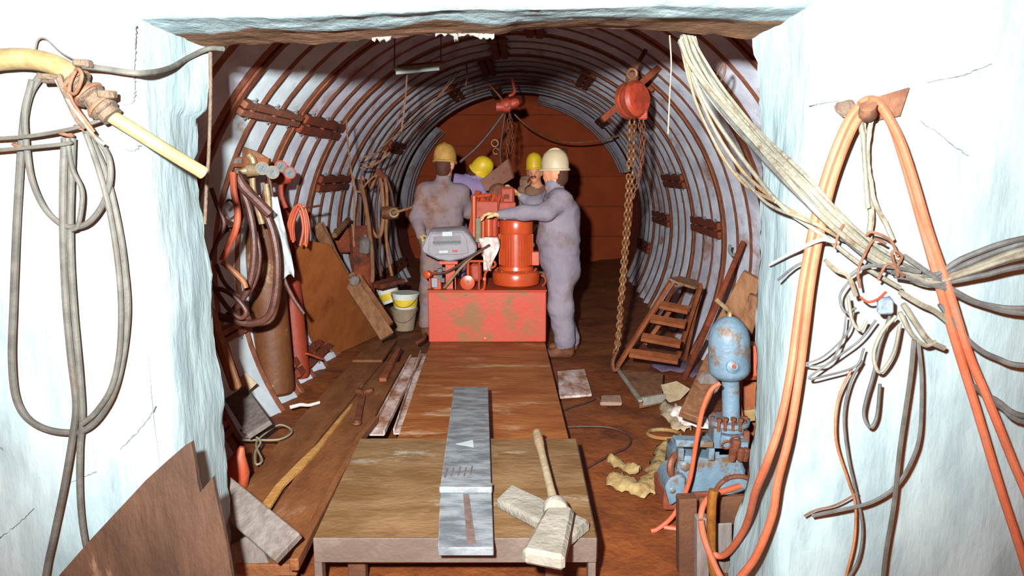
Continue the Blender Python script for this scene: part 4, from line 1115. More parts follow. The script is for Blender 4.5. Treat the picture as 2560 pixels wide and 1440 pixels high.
plank3('leaning_plank', 'second rough timber close beside the buckets', at(892, 690, 6.1), at(975, 812, 5.85), 0.07, 0.05, (0.3, -1, 0.4), MAT['plank'], 'timber')
plank3('leaning_plank', 'round pole end slanting up to the hung hoses', at(835, 590, 6.2), at(872, 548, 6.7), 0.05, 0.05, (0, -1, 0.3), MAT['timber'], 'pole', bev=0.012)
b = MB(); b.lathe([(0.02, -0.03), (0.045, -0.01), (0.05, 0.02), (0.03, 0.05)], at(886, 702, 5.95), (0.4, -1, 0.5), 12); b.jitter(0.025, 22); tag(b.build('rag_knot', MAT['plank_grey']), 'knotted pale rag tied round the rough timber', 'rag')
b = MB(); b.add([at(778, 888, 5.0), at(800, 893, 5.0), at(805, 900, 5.0), at(775, 897, 5.0)], [(0, 1, 2, 3)]); b = MB().bar(at(766, 884, 4.9), at(800, 896, 5.05), 0.03, 0.012); tag(b.build('red_wedge', MAT['red'], bevel=0.002), 'small bright red strip at the foot of the plywood sheet', 'strip')

def bucket(name, label, base, axis, h, r0, r1, mat, band=None):
    root = thing(name, label, 'bucket', base)
    a = Vector(axis).normalized()
    b = MB().lathe([(r0 * 0.98, 0.0), (r0, 0.004), (r1, h), (r1 + 0.008, h), (r1 + 0.008, h - 0.012), (r1 + 0.004, h - 0.014)], base, a, 28); b.build('wall', mat, root)
    b2 = MB().lathe([(0.0, h * 0.3), (r0 + (r1 - r0) * 0.3 - 0.006, h * 0.3), (r1 - 0.006, h)], base, a, 28); b2.build('inside', mat, root)
    if band:
        z0, z1 = band
        rr = lambda t: r0 + (r1 - r0) * t + 0.0012
        b = MB().lathe([(rr(z0), h * z0), (rr(z1), h * z1)], base, a, 28); b.f = b.f[:-2]; b.m = b.m[:-2]; b.build('printed_band', MAT['yellow_band'], root)
    _, s, u = frame(a)
    b = MB().tube(spline([base + a * (h - 0.02) + s * (r1 + 0.01), base + a * (h - 0.1) + u * r1 * -0.9 + s * r1 * .6, base + a * (h - 0.13) - u * (r1 + .012), base + a * (h - 0.1) - u * r1 * .9 - s * r1 * .6, base + a * (h - 0.02) - s * (r1 + 0.01)], 5), 0.003, 5); b.build('bail', MAT['wire_rust'], root)
    return root
kb = fl(1012, 826, 0.0)
bucket('bucket', 'grey plastic bucket standing on the floor left of the red tank', Vector((kb.x, kb.y, 0.01)), (0, 0, 1), 0.235, 0.098, 0.135, MAT['bucket_grey'])
bucket('bucket', 'white bucket with a yellow band stacked in the grey bucket', Vector((kb.x + 0.012, kb.y - 0.0, 0.245)), (0.02, 0, 1), 0.16, 0.118, 0.14, MAT['bucket_white'], (0.12, 0.62))
k2 = at(980, 755, kb.y + 0.35)
bucket('bucket', 'second white bucket with a yellow band, tilted behind the grey bucket', k2, (-0.35, 0.1, 1), 0.22, 0.10, 0.125, MAT['bucket_white'], (0.15, 0.5))

# ================================================================== hung hoses and tackle further in on the left
hk = thing('hung_hoses', 'muddy brown hoses hung in loops on the left lining', 'hose', at(925, 560, 7.0))
for pts, r, mt in (([(905, 440), (915, 500), (925, 560), (940, 590), (952, 585), (958, 540), (956, 480), (950, 445)], 0.02, 'hose_brown'),
                   ([(928, 470), (940, 440), (955, 432), (965, 460), (968, 520), (965, 580), (970, 640), (980, 690)], 0.017, 'hose_brown'),
                   ([(900, 450), (898, 500), (896, 560), (892, 610), (888, 620)], 0.012, 'steel_dark'),
                   ([(950, 440), (945, 480), (940, 520), (942, 570), (950, 600), (948, 640), (952, 690)], 0.016, 'hose_black'),
                   ([(965, 440), (978, 480), (985, 520)], 0.014, 'hose_black')):
    b = MB().tube(spline(px(pts, 7.0), 6), r, 8); b.build('hose_loop', MAT[mt], hk)
b = MB().bar(at(943, 425, 7.0), at(962, 445, 7.0), 0.08, 0.06); b.build('hanger_block', MAT['rust_dark'], hk, bevel=0.01)
b = MB().tube(px([(900, 448), (912, 500), (922, 560), (930, 630), (932, 690), (930, 705)], 6.6), 0.021, 9); tag(b.build('wooden_pole', MAT['timber']), 'thin wooden pole leaning upright before the hung hoses', 'pole')
vv = thing('shut_off_valve', 'dull brass valve wheel on a pipe beside the left man', 'valve', at(985, 532, 6.8))
b = MB().torus(at(985, 532, 6.8), 0.04, 0.014, (0.2, -1, 0), 18, 7); b.build('wheel', MAT['brass'], vv)
b = MB().tube(px([(985, 532), (1005, 526), (1030, 518)], 6.8), 0.014, 7); b.build('spindle', MAT['hose_brown'], vv)
b = MB().lathe([(0.06, -0.08), (0.07, 0), (0.06, 0.08)], at(976, 532, 6.95), (1, 0, 0), 14); b.build('valve_body', MAT['steel_dark'], vv)
for i, (lab, pts, r) in enumerate((('dark cable hank hanging at the left shoulder, inner strand', [(880, 440), (886, 470), (900, 480), (915, 460), (935, 440)], 0.009),
                                   ('dark cable hank hanging at the left shoulder, outer strand', [(900, 420), (930, 415), (960, 395), (975, 380)], 0.008),
                                   ('fine dark cable crossing the pale plates at the left shoulder', [(895, 400), (930, 385), (965, 380), (945, 405), (905, 410)], 0.006),
                                   ('long dark cable falling from the left shoulder to the floor', [(885, 440), (886, 520), (884, 600), (886, 615), (880, 560)], 0.008))):
    cable('dark_cable', lab, 'cable', pts, r, MAT['hose_brown'], 6.6)
b = MB().box(at(905, 660, 6.7), (0.20, 0.16, 0.75)); b.jitter(0.05, 4); tag(b.build('muddy_tarpaulin', MAT['rust_dark'], bevel=0.03), 'dark muddy tarpaulin bundle standing behind the wooden pole', 'tarpaulin')
b = MB().box(at(880, 600, 6.9), (0.34, 0.1, 0.26)); b.jitter(0.04, 5); tag(b.build('muddy_box', MAT['rust_dark'], bevel=0.02), 'dark muddy box on the lining left of the hung hoses', 'box')
b = MB().lathe([(0.05, -0.08), (0.055, -0.07), (0.055, 0.04), (0.03, 0.07), (0.018, 0.075), (0.018, 0.1)], at(912, 612, 6.55), (0.1, 0, 1), 16); tag(b.build('cream_canister', MAT['plank_grey']), 'small pale canister behind the wooden pole', 'canister')
b = MB().bar(at(940, 715, 6.7), at(1000, 700, 6.9), 0.18, 0.05); b.jitter(0.02, 8); tag(b.build('dark_batten', MAT['rust_dark'], bevel=0.01), 'dark muddy batten lying just behind the buckets', 'batten')

# ================================================================== blue pump with air vessel, right foreground
PYY = 3.05
def Q(u, v, dy=0.0):
    return at(u, v, PYY + dy)
ppx = Q(1795, 1255)
pump = thing('piston_pump', 'blue piston pump with an upright air vessel beside the right wall edge', 'pump', (ppx.x, PYY + 0.15, 0))
# air vessel
vb_, vt_ = Q(1824, 952, 0.12), Q(1822, 790, 0.12)
L = (vt_ - vb_).length; r = 0.098
prof = [(0.03, 0)] + [(r * math.sin(a), 0.06 - 0.06 * math.cos(a)) for a in np.linspace(0.35, math.pi / 2, 6)] + [(r, L * 0.5), (r * 0.985, L * 0.62)] + [(r * 0.985 * math.cos(a), L * 0.62 + L * 0.38 * math.sin(a)) for a in np.linspace(0.15, math.pi / 2, 8)]
b = MB().lathe(prof, vb_, vt_ - vb_, 30); vessel = b.build('air_vessel', MAT['pump_blue'], pump)
b = MB().lathe([(0.036, -0.004), (0.036, 0.008), (0.024, 0.012), (0.014, 0.02), (0.0, 0.02)], Q(1834, 916, 0.03), (0.1, -1, 0.1), 18); pg = b.build('plug_boss', MAT['pump_blue'], vessel)
b = MB().lathe([(0.009, 0), (0.009, 0.006)], Q(1834, 916, 0.005), (0.1, -1, 0.1), 10); b.build('red_centre', MAT['link_red'], pg)
b = MB().tube(spline([Q(1824, 792, 0.12), Q(1824, 778, 0.12), Q(1812, 768, 0.1), Q(1792, 750, 0.08)], 4), 0.011, 7); b.build('relief_pipe', MAT['brass'], vessel)
# neck and flanges
b = MB().lathe([(0.045, 0), (0.042, 0.02), (0.042, 0.26), (0.05, 0.30)], Q(1828, 1048, 0.12), Q(1826, 945, 0.12) - Q(1828, 1048, 0.12), 18); b.build('neck', MAT['pump_blue'], pump)
for (v, rr, hh) in ((1052, 0.10, 0.022), (1066, 0.085, 0.02), (1080, 0.095, 0.022)):
    b = MB().lathe([(rr, -hh / 2), (rr, hh / 2)], Q(1822, v, 0.14), (0.02, 0, 1), 20); fg = b.build('flange', MAT['pump_blue'], pump, bevel=0.003)
    for k in range(8):
        a = 2 * math.pi * k / 8
        c = Q(1822, v, 0.14) + Vector((math.cos(a) * rr * .82, math.sin(a) * rr * .82, hh / 2))
        bb = MB().lathe([(0.011, 0), (0.011, 0.012)], c, (0, 0, 1), 6); bb.build('bolt', MAT['steel_dark'], fg, smooth=0)
b = MB().box(Q(1820, 1104, 0.12), (0.15, 0.14, 0.10)); b.build('valve_chest', MAT['pump_blue'], pump, bevel=0.012)
b = MB().box(Q(1786, 1092, 0.10), (0.035, 0.10, 0.12)); b.build('side_flange', MAT['pump_blue'], pump, bevel=0.004)
b = MB().box(Q(1858, 1094, 0.10), (0.03, 0.10, 0.10)); b.build('side_flange', MAT['steel_dark'], pump, bevel=0.004)
for (u, v) in ((1796, 1078), (1812, 1076), (1832, 1076), (1850, 1078)):
    b = MB().lathe([(0.008, 0), (0.008, 0.05), (0.014, 0.05), (0.014, 0.064)], Q(u, v, 0.04), (0, 0, 1), 6); b.build('stud', MAT['steel_dark'], pump, smooth=0)
for (u, v) in ((1838, 1100), (1816, 1112), (1850, 1116)):
    b = MB().torus(Q(u, v, 0.035), 0.022, 0.006, (0, 1, 0.3), 16, 6); b.build('hose_clip', MAT['steel_dark'], pump)
b = MB(); b.prism([Q(1690, 1101), Q(1784, 1104), Q(1784, 1120), Q(1690, 1118)], (0, 0.07, 0)); b.build('top_plate', MAT['pump_blue'], pump, bevel=0.004)
b = MB(); b.prism([Q(1838, 1106), Q(1872, 1106), Q(1872, 1122), Q(1838, 1122)], (0, 0.07, 0)); b.build('top_plate', MAT['pump_blue'], pump, bevel=0.004)
for u in (1700, 1776):
    b = MB().box(Q(u, 1132, 0.03), (0.028, 0.05, 0.06)); b.build('web', MAT['pump_blue'], pump, bevel=0.003)
b = MB(); b.prism([Q(1778, 1118, 0.05), Q(1846, 1118, 0.05), Q(1850, 1150, 0.05), Q(1790, 1156, 0.05)], (0, 0.2, 0)); b.build('pedestal', MAT['pump_blue'], pump, bevel=0.006)
b = MB(); b.prism([Q(1700, 1136, 0.12), Q(1790, 1136, 0.12), Q(1800, 1160, 0.12), Q(1700, 1160, 0.12)], (0, 0.1, 0)); b.build('inner_body', MAT['rust_dark'], pump)
body_px = [(1698, 1146), (1720, 1142), (1790, 1152), (1850, 1140), (1866, 1180), (1862, 1226), (1812, 1232), (1720, 1236), (1690, 1214)]
b = MB(); b.prism([Q(u, v, 0.03) for (u, v) in body_px], (0, 0.26, 0)); cr = b.build('crankcase', MAT['pump_blue'], pump, bevel=0.014)
b = MB().lathe([(0.10, -0.01), (0.115, 0), (0.115, 0.03), (0.09, 0.036), (0.0, 0.036)], Q(1842, 1246, 0.03), (0, -1, 0.05), 28); b.build('crank_cover', MAT['pump_blue'], cr)
b = MB().torus(Q(1842, 1246, 0.0), 0.112, 0.012, (0, -1, 0.05), 30, 7); b.build('cover_rim', MAT['steel_dark'], cr)
b = MB().lathe([(0.02, 0), (0.024, 0.01), (0.012, 0.016), (0, 0.016)], Q(1712, 1164, 0.02), (0, -1, 0), 14); b.build('boss', MAT['pump_blue'], cr)
b = MB().lathe([(0.012, 0), (0.012, 0.012)], Q(1814, 1196, -0.005), (0, -1, 0), 6); b.build('cover_bolt', MAT['steel_dark'], cr, smooth=0)
for (u, v) in ((1838, 1130), (1850, 1150), (1830, 1150), (1862, 1150)):
    b = MB().lathe([(0.016, 0), (0.02, 0.03), (0.02, 0.06), (0.01, 0.066)], Q(u, v, 0.0), (0, -0.2, 1), 10); b.build('cylinder_nut', MAT['steel_dark'], pump)
# left foot casting
b = MB(); b.prism([Q(u, v, -0.01) for (u, v) in ((1664, 1220), (1672, 1200), (1696, 1188), (1716, 1192), (1716, 1232), (1700, 1252), (1676, 1268))], (0, 0.2, 0)); b.build('foot', MAT['pump_blue'], pump, bevel=0.01)
b = MB().torus(Q(1690, 1165, 0.05), 0.052, 0.018, (0.7, -0.7, 0.1), 20, 8); b.build('suction_elbow', MAT['steel_dark'], pump)
b = MB().lathe([(0.012, 0), (0.016, 0.01), (0.008, 0.014)], Q(1680, 1224, -0.012), (0, -1, 0), 12); b.build('foot_bolt', MAT['pump_blue'], pump)
b = MB().box((Q(1800, 1250).x, PYY + 0.16, 0.06), (0.52, 0.24, 0.10)); b.build('skid', MAT['rust_dark'], pump, bevel=0.01)
# orange motor lump behind vessel
b = MB().lathe([(0.06, -0.09), (0.085, -0.06), (0.085, 0.06), (0.06, 0.09)], Q(1872, 900, 0.4), (0.1, 0, 1), 16); tag(b.build('orange_drum', MAT['hose_orange']), 'small orange drum half hidden between the blue vessel and the wall', 'drum')
cable('pump_hose', 'red-orange hose arching from the blue pump down to the floor', 'hose', [(1800, 958), (1778, 975), (1758, 1020), (1745, 1080), (1735, 1140), (1724, 1200), (1705, 1252), (1678, 1295), (1645, 1322), (1628, 1328)], 0.0105, MAT['hose_orange'], PYY - 0.12, n=9)
cable('floor_hose', 'short orange hose end lying under the arching pump hose', 'hose', [fl(1660, 1318, .02), fl(1690, 1322, .02), fl(1722, 1326, .02)], 0.011, MAT['hose_orange'], world_pts=True)
cable('pump_riser', 'thin orange pipe standing behind the blue pump neck', 'pipe', [(1842, 955), (1846, 1000), (1852, 1040)], 0.013, MAT['hose_orange'], PYY + 0.25)
b = MB().bar(Q(1830, 1078, 0.45), Q(1880, 1125, 0.4), 0.03, 0.03); tag(b.build('orange_batten', MAT['hose_orange'], bevel=0.004), 'short orange batten behind the pump at the wall edge', 'batten')

# ================================================================== wooden steps
SY = 5.0
def S_(u, v, dy=0.0): return at(u, v, SY + dy)
stp = thing('wooden_steps', 'brown wooden folding steps standing askew right of the chain', 'step ladder', S_(1640, 915))
fr = [((1676, 705), (1538, 925), 0.0), ((1752, 712), (1690, 905), -0.25)]
rail = []
for (a, c_, dy) in fr:
    b = MB().bar(S_(*a, 0.25 + dy * 0.3), fl(c_[0], c_[1], 0.03), 0.05, 0.028, up=(1, 0, 0)); b.build('rail', MAT['dark_wood'], stp, bevel=0.003)
bk = [((1690, 712), (1602, 850)), ((1752, 716), (1712, 900))]
for (a, c_) in bk:
    b = MB().bar(S_(*a, 0.32), fl(c_[0], c_[1], 0.03) , 0.035, 0.025, up=(1, 0, 0)); b.build('rear_leg', MAT['dark_wood'], stp, bevel=0.003)
b = MB(); b.prism([S_(1670, 700, 0.12), S_(1700, 696, 0.3), S_(1742, 706, 0.3), S_(1752, 722, 0.2), S_(1736, 724, 0.1), S_(1690, 710, 0.08)], (0, 0, 0.02)); b.build('top_board', MAT['timber'], stp, bevel=0.003)
for (p0, p1, d0) in (((1652, 762), (1722, 776), 0.2), ((1628, 796), (1714, 812), 0.15), ((1604, 842), (1702, 860), 0.1), ((1574, 882), (1696, 900), 0.05)):
    b = MB().bar(S_(*p0, d0), S_(*p1, d0 - 0.1), 0.09, 0.026, up=(0, -0.4, 1)); b.build('tread', MAT['dark_wood'], stp, bevel=0.003)
b = MB().bar(S_(1612, 860, 0.35), S_(1680, 770, 0.35), 0.03, 0.02, up=(0, -1, 0)); b.build('brace', MAT['dark_wood'], stp)
# iron bar leaning
b = MB().tube([fl(1712, 945, 0.02), at(1768, 815, 4.75), at(1858, 606, 5.2)], 0.022, 9); tag(b.build('iron_bar', MAT['rust_dark']), 'long rusty iron bar leaning on the right lining', 'iron bar')
b = MB().tube(spline(px([(1826, 612), (1824, 628), (1832, 638), (1840, 634)], 5.3), 5), 0.013, 7); tag(b.build('bright_hook', MAT['dial']), 'small shiny hook on the right lining by the iron bar', 'hook')
plank3('leaning_timber', 'rough brown plank leaning at the right behind the blue vessel', at(1885, 690, 3.9), at(1790, 860, 4.1), 0.13, 0.04, (-0.5, -1, 0.2), MAT['timber'], 'plank')
plank3('leaning_timber', 'dark edge plank leaning close to the right wall edge', at(1892, 740, 3.7), at(1850, 870, 3.8), 0.08, 0.04, (-0.5, -1, 0.2), MAT['timber'], 'plank')
plank3('leaning_timber', 'broad timber sloping to the floor left of the blue pump neck', at(1790, 900, 4.2), at(1725, 1045, 3.75), 0.13, 0.05, (-0.4, -1, 0.3), MAT['timber'], 'timber')
plank3('leaning_timber', 'shadowed timber standing behind the pump by the wall edge', at(1875, 950, 3.6), at(1868, 1130, 3.5), 0.10, 0.05, (0, -1, 0), MAT['dark_wood'], 'timber')
b = MB().lathe([(0.06, -0.02), (0.075, 0.0), (0.06, 0.03)], at(1772, 958, 4.0), (0, -1, 0.2), 16); tag(b.build('round_tin', MAT['plank_grey']), 'dusty round tin behind the red pump hose', 'tin')
plank3('pale_wedge', 'pale wooden wedge at the wall edge right of the pump', at(1862, 1040, 3.4), at(1890, 1036, 3.4), 0.06, 0.035, (0, -1, 0.3), MAT['straw'], 'wedge')
# timber crate corner bottom right with copper pipe
plank3('corner_post', 'upright muddy post standing at the bottom right edge', at(1716, 1240, 2.62), at(1716, 1500, 2.62), 0.075, 0.06, (0, -1, 0), MAT['post'], 'post')
plank3('corner_post', 'pale grey post in front of the muddy post, bottom right', at(1754, 1290, 2.56), at(1754, 1500, 2.56), 0.05, 0.05, (0, -1, 0), MAT['plank_grey'], 'post')
plank3('brown_crate', 'brown box wall behind the copper pipe, bottom right', at(1805, 1240, 2.72), at(1805, 1500, 2.72), 0.2, 0.03, (0, -1, 0), MAT['post'], 'box')
plank3('pale_card', 'pale grey card standing at the foot of the right wall edge', at(1806, 1308, 2.62), at(1806, 1440, 2.62), 0.08, 0.01, (0, -1, 0), MAT['plank_grey'], 'card')
cable('copper_pipe', 'bent brassy pipe rising at the bottom right edge', 'pipe', [(1785, 1225), (1780, 1250), (1778, 1320), (1780, 1400), (1792, 1460)], 0.019, MAT['copper'], 2.5, n=12)

# ================================================================== orange hoses on the right wall
YH = YF - 0.05
oh = thing('orange_hose_pair', 'pair of dusty orange hoses slung over a hook on the right wall', 'hose', at(2180, 260, YH))
h1 = [(2172, 256, 2.0), (2135, 280, 2.0), (2100, 345, 2.0), (2062, 450, 2.0), (2035, 560, 2.0), (2008, 700, 2.0), (1990, 830, 2.0), (1975, 940, 1.99), (1950, 1060, 1.99), (1920, 1150, 2.0), (1890, 1225, 2.1), (1862, 1320, 2.3), (1810, 1388, 2.46), (1770, 1370, 2.5), (1752, 1300, 2.55), (1772, 1245, 2.6), (1850, 1215, 2.66)]
h2 = [(2180, 262, 1.99), (2150, 290, 1.98), (2118, 350, 1.98), (2082, 450, 1.98), (2055, 560, 1.98), (2030, 690, 1.98), (2012, 830, 1.98), (1998, 940, 1.98), (1975, 1080, 1.98), (1945, 1200, 1.98), (1930, 1290, 2.0), (1890, 1390, 2.05), (1845, 1450, 2.1)]
h3 = [(2150, 262, 1.98), (2168, 250, 1.98), (2190, 255, 1.98), (2225, 300, 1.98), (2260, 400, 1.98), (2305, 560, 1.98), (2350, 720, 1.98), (2390, 860, 1.98), (2440, 1020, 1.98), (2500, 1220, 1.97), (2570, 1440, 1.96), (2650, 1750, 1.96)]
h4 = [(2172, 250, 1.96), (2200, 262, 1.96), (2245, 340, 1.96), (2280, 440, 1.96), (2322, 580, 1.97), (2370, 720, 1.97), (2420, 880, 1.97), (2470, 1000, 1.96), (2530, 1150, 1.95), (2600, 1330, 1.94), (2720, 1750, 1.94)]
h5 = [(1752, 1300, 2.5), (1762, 1350, 2.48), (1790, 1420, 2.44), (1812, 1460, 2.42)]
for h_ in (h1, h2, h3, h4, h5):
    b = MB().tube(spline([at(*p) for p in h_], 7), 0.0125, 10); b.build('hose', MAT['hose_orange_near'], oh)
hkk = thing('wall_bracket', 'rusty iron plate hook on the right wall carrying the orange hoses', 'hook', at(2190, 265, YF))
b = MB(); b.prism([at(2180, 246, YF - 0.015), at(2274, 218, YF - 0.015), at(2250, 290, YF - 0.015), at(2196, 300, YF - 0.015)], (0, 0.012, 0)); b.build('plate', MAT['wire_rust'], hkk)
b = MB().tube(spline([at(2172, 285, YF), at(2170, 285, YF - 0.10), at(2170, 262, YF - 0.13)], 5), 0.022, 10); b.jitter(0.006, 20); b.build('peg', MAT['wire_rust'], hkk)
b = MB().ball(at(2118, 272, YF - 0.02), 0.03, 12, sc=(1.2, 0.6, 0.9)); b.jitter(0.012, 25); b.build('mortar_lump', MAT['coupling'], hkk)
# frayed rope hanging from the peg
fr_ = thing('frayed_rope', 'frayed grey rope hanging from the hook between the orange hoses', 'rope', at(2165, 300, YF - 0.07))
for k, pts in enumerate(([(2155, 295), (2160, 350), (2165, 420), (2172, 480), (2178, 540), (2172, 600)], [(2180, 295), (2172, 340), (2168, 400), (2178, 460), (2188, 510), (2215, 560), (2232, 600)], [(2148, 290), (2158, 345), (2162, 410), (2166, 480), (2170, 520)])):
    b = MB().tube(spline(px(pts, YF - 0.06 - 0.01 * k), 6), 0.007 if k else 0.009, 7); b.jitter(0.002, 60); b.build('strand', MAT['cable_cream'], fr_)

# ================================================================== cable bundle from the lintel round the corner along the right wall
cb = thing('cable_bundle', 'thick bundle of cement-caked cables from the lintel across the right wall', 'cable bundle', at(1690, 90, 2.56))
rnd = random.Random(11)
main = [(1712, 86, 2.58), (1738, 150, 2.57), (1796, 238, 2.56), (1888, 345, 2.36), (1952, 412, 2.12), (2019, 480, 1.97), (2088, 550, 1.95), (2190, 636, 1.98), (2262, 672, 1.98), (2340, 700, 1.98), (2440, 670, 1.97), (2600, 620, 1.95), (3000, 560, 1.97), (3500, 540, 1.98)]
def strand(off, pts, r, mat, par=cb, name='cable', ph=0.0, wob=5, y=0.0):
    out_ = []
    for i, p in enumerate(pts):
        du, dv = off
        out_.append(at(p[0] + du + wob * math.sin(ph + i * 1.3), p[1] + dv + wob * math.cos(ph * 1.7 + i * 1.1), p[2] + y))
    b = MB().tube(spline(out_, 6), r, 7); return b.build(name, MAT[mat], par)
for k in range(12):
    f = k / 11 - 0.5
    tail = list(main)
    n_end = k % 4
    pts = main
    offs = (f * 34, -f * 34)
    strand((f * 30, -f * 26), pts, rnd.uniform(0.0055, 0.0085), 'cable_cream' if k % 3 else 'cable_grey', ph=k * 1.9, wob=4, y=0.012 * math.sin(k * 2.4))
# lower strands that leave the bundle and rejoin
low = [([(1700, 110, 2.58), (1740, 220, 2.6), (1790, 330, 2.58), (1850, 420, 2.52), (1900, 470, 2.32), (1965, 520, 2.06), (2040, 560, 1.96), (2110, 600, 1.99)], 0.006),
       ([(1700, 100, 2.6), (1722, 200, 2.64), (1760, 300, 2.66), (1810, 400, 2.66), (1860, 450, 2.45), (1920, 510, 2.2), (2000, 545, 1.97), (2060, 570, 1.99)], 0.005),
       ([(1712, 130, 2.58), (1738, 250, 2.6), (1800, 380, 2.6), (1855, 455, 2.48), (1900, 485, 2.3), (1940, 505, 2.1)], 0.005),
       ([(1730, 180, 2.57), (1765, 260, 2.57), (1830, 360, 2.5), (1890, 440, 2.32), (1960, 520, 2.06), (2060, 590, 1.96), (2150, 660, 1.98), (2250, 720, 1.98)], 0.007)]
for i, (pts, r_) in enumerate(low):
    strand((0, 0), pts, r_, 'cable_cream' if i % 2 else 'brass', ph=i, wob=0)
# fan of cables leaving to the right
for i, pts in enumerate(([(2230, 680, 1.97), (2330, 690, 1.97), (2420, 640, 1.96), (2600, 590, 1.94), (3000, 570, 1.97), (3500, 580, 1.98)], [(2240, 690, 1.97), (2350, 705, 1.97), (2450, 690, 1.96), (2600, 660, 1.94), (3000, 640, 1.97), (3500, 650, 1.98)],
                         [(2260, 640, 1.96), (2400, 735, 1.97), (2480, 765, 1.97), (2600, 770, 1.95), (3000, 750, 1.97), (3500, 760, 1.98)], [(2280, 700, 1.98), (2360, 720, 1.97), (2450, 760, 1.97), (2600, 785, 1.95), (3000, 765, 1.97), (3500, 775, 1.98)],
                         [(2350, 760, 1.98), (2420, 850, 1.97), (2490, 895, 1.97), (2600, 915, 1.95), (3000, 895, 1.97), (3500, 905, 1.98)], [(2440, 970, 1.98), (2500, 1015, 1.97), (2600, 1060, 1.95), (3000, 1040, 1.97), (3500, 1050, 1.98)], [(2425, 960, 1.98), (2490, 1000, 1.97), (2600, 1045, 1.95), (3000, 1025, 1.97), (3500, 1035, 1.98)],
                         [(2330, 700, 1.97), (2440, 650, 1.97), (2520, 620, 1.96), (2600, 605, 1.95), (3000, 585, 1.97), (3500, 595, 1.98)])):
    strand((0, 0), pts, 0.0085, 'cable_grey', wob=0, name='cable_tail')
for i, pts in enumerate(([(2085, 545, 1.95), (2110, 555, 1.94), (2098, 580, 1.94), (2085, 620, 1.95)], [(2150, 720, 1.95), (2145, 680, 1.94), (2160, 640, 1.93), (2185, 600, 1.95), (2215, 610, 1.95)],
                         [(2240, 670, 1.95), (2255, 640, 1.93), (2230, 630, 1.93), (2245, 690, 1.94)], [(2195, 700, 1.95), (2220, 660, 1.93), (2260, 690, 1.94)], [(2165, 590, 1.95), (2180, 580, 1.94), (2225, 600, 1.94), (2245, 640, 1.95)])):
    strand((0, 0), pts, 0.0042, 'wire_rust', wob=0, name='tie_wire')

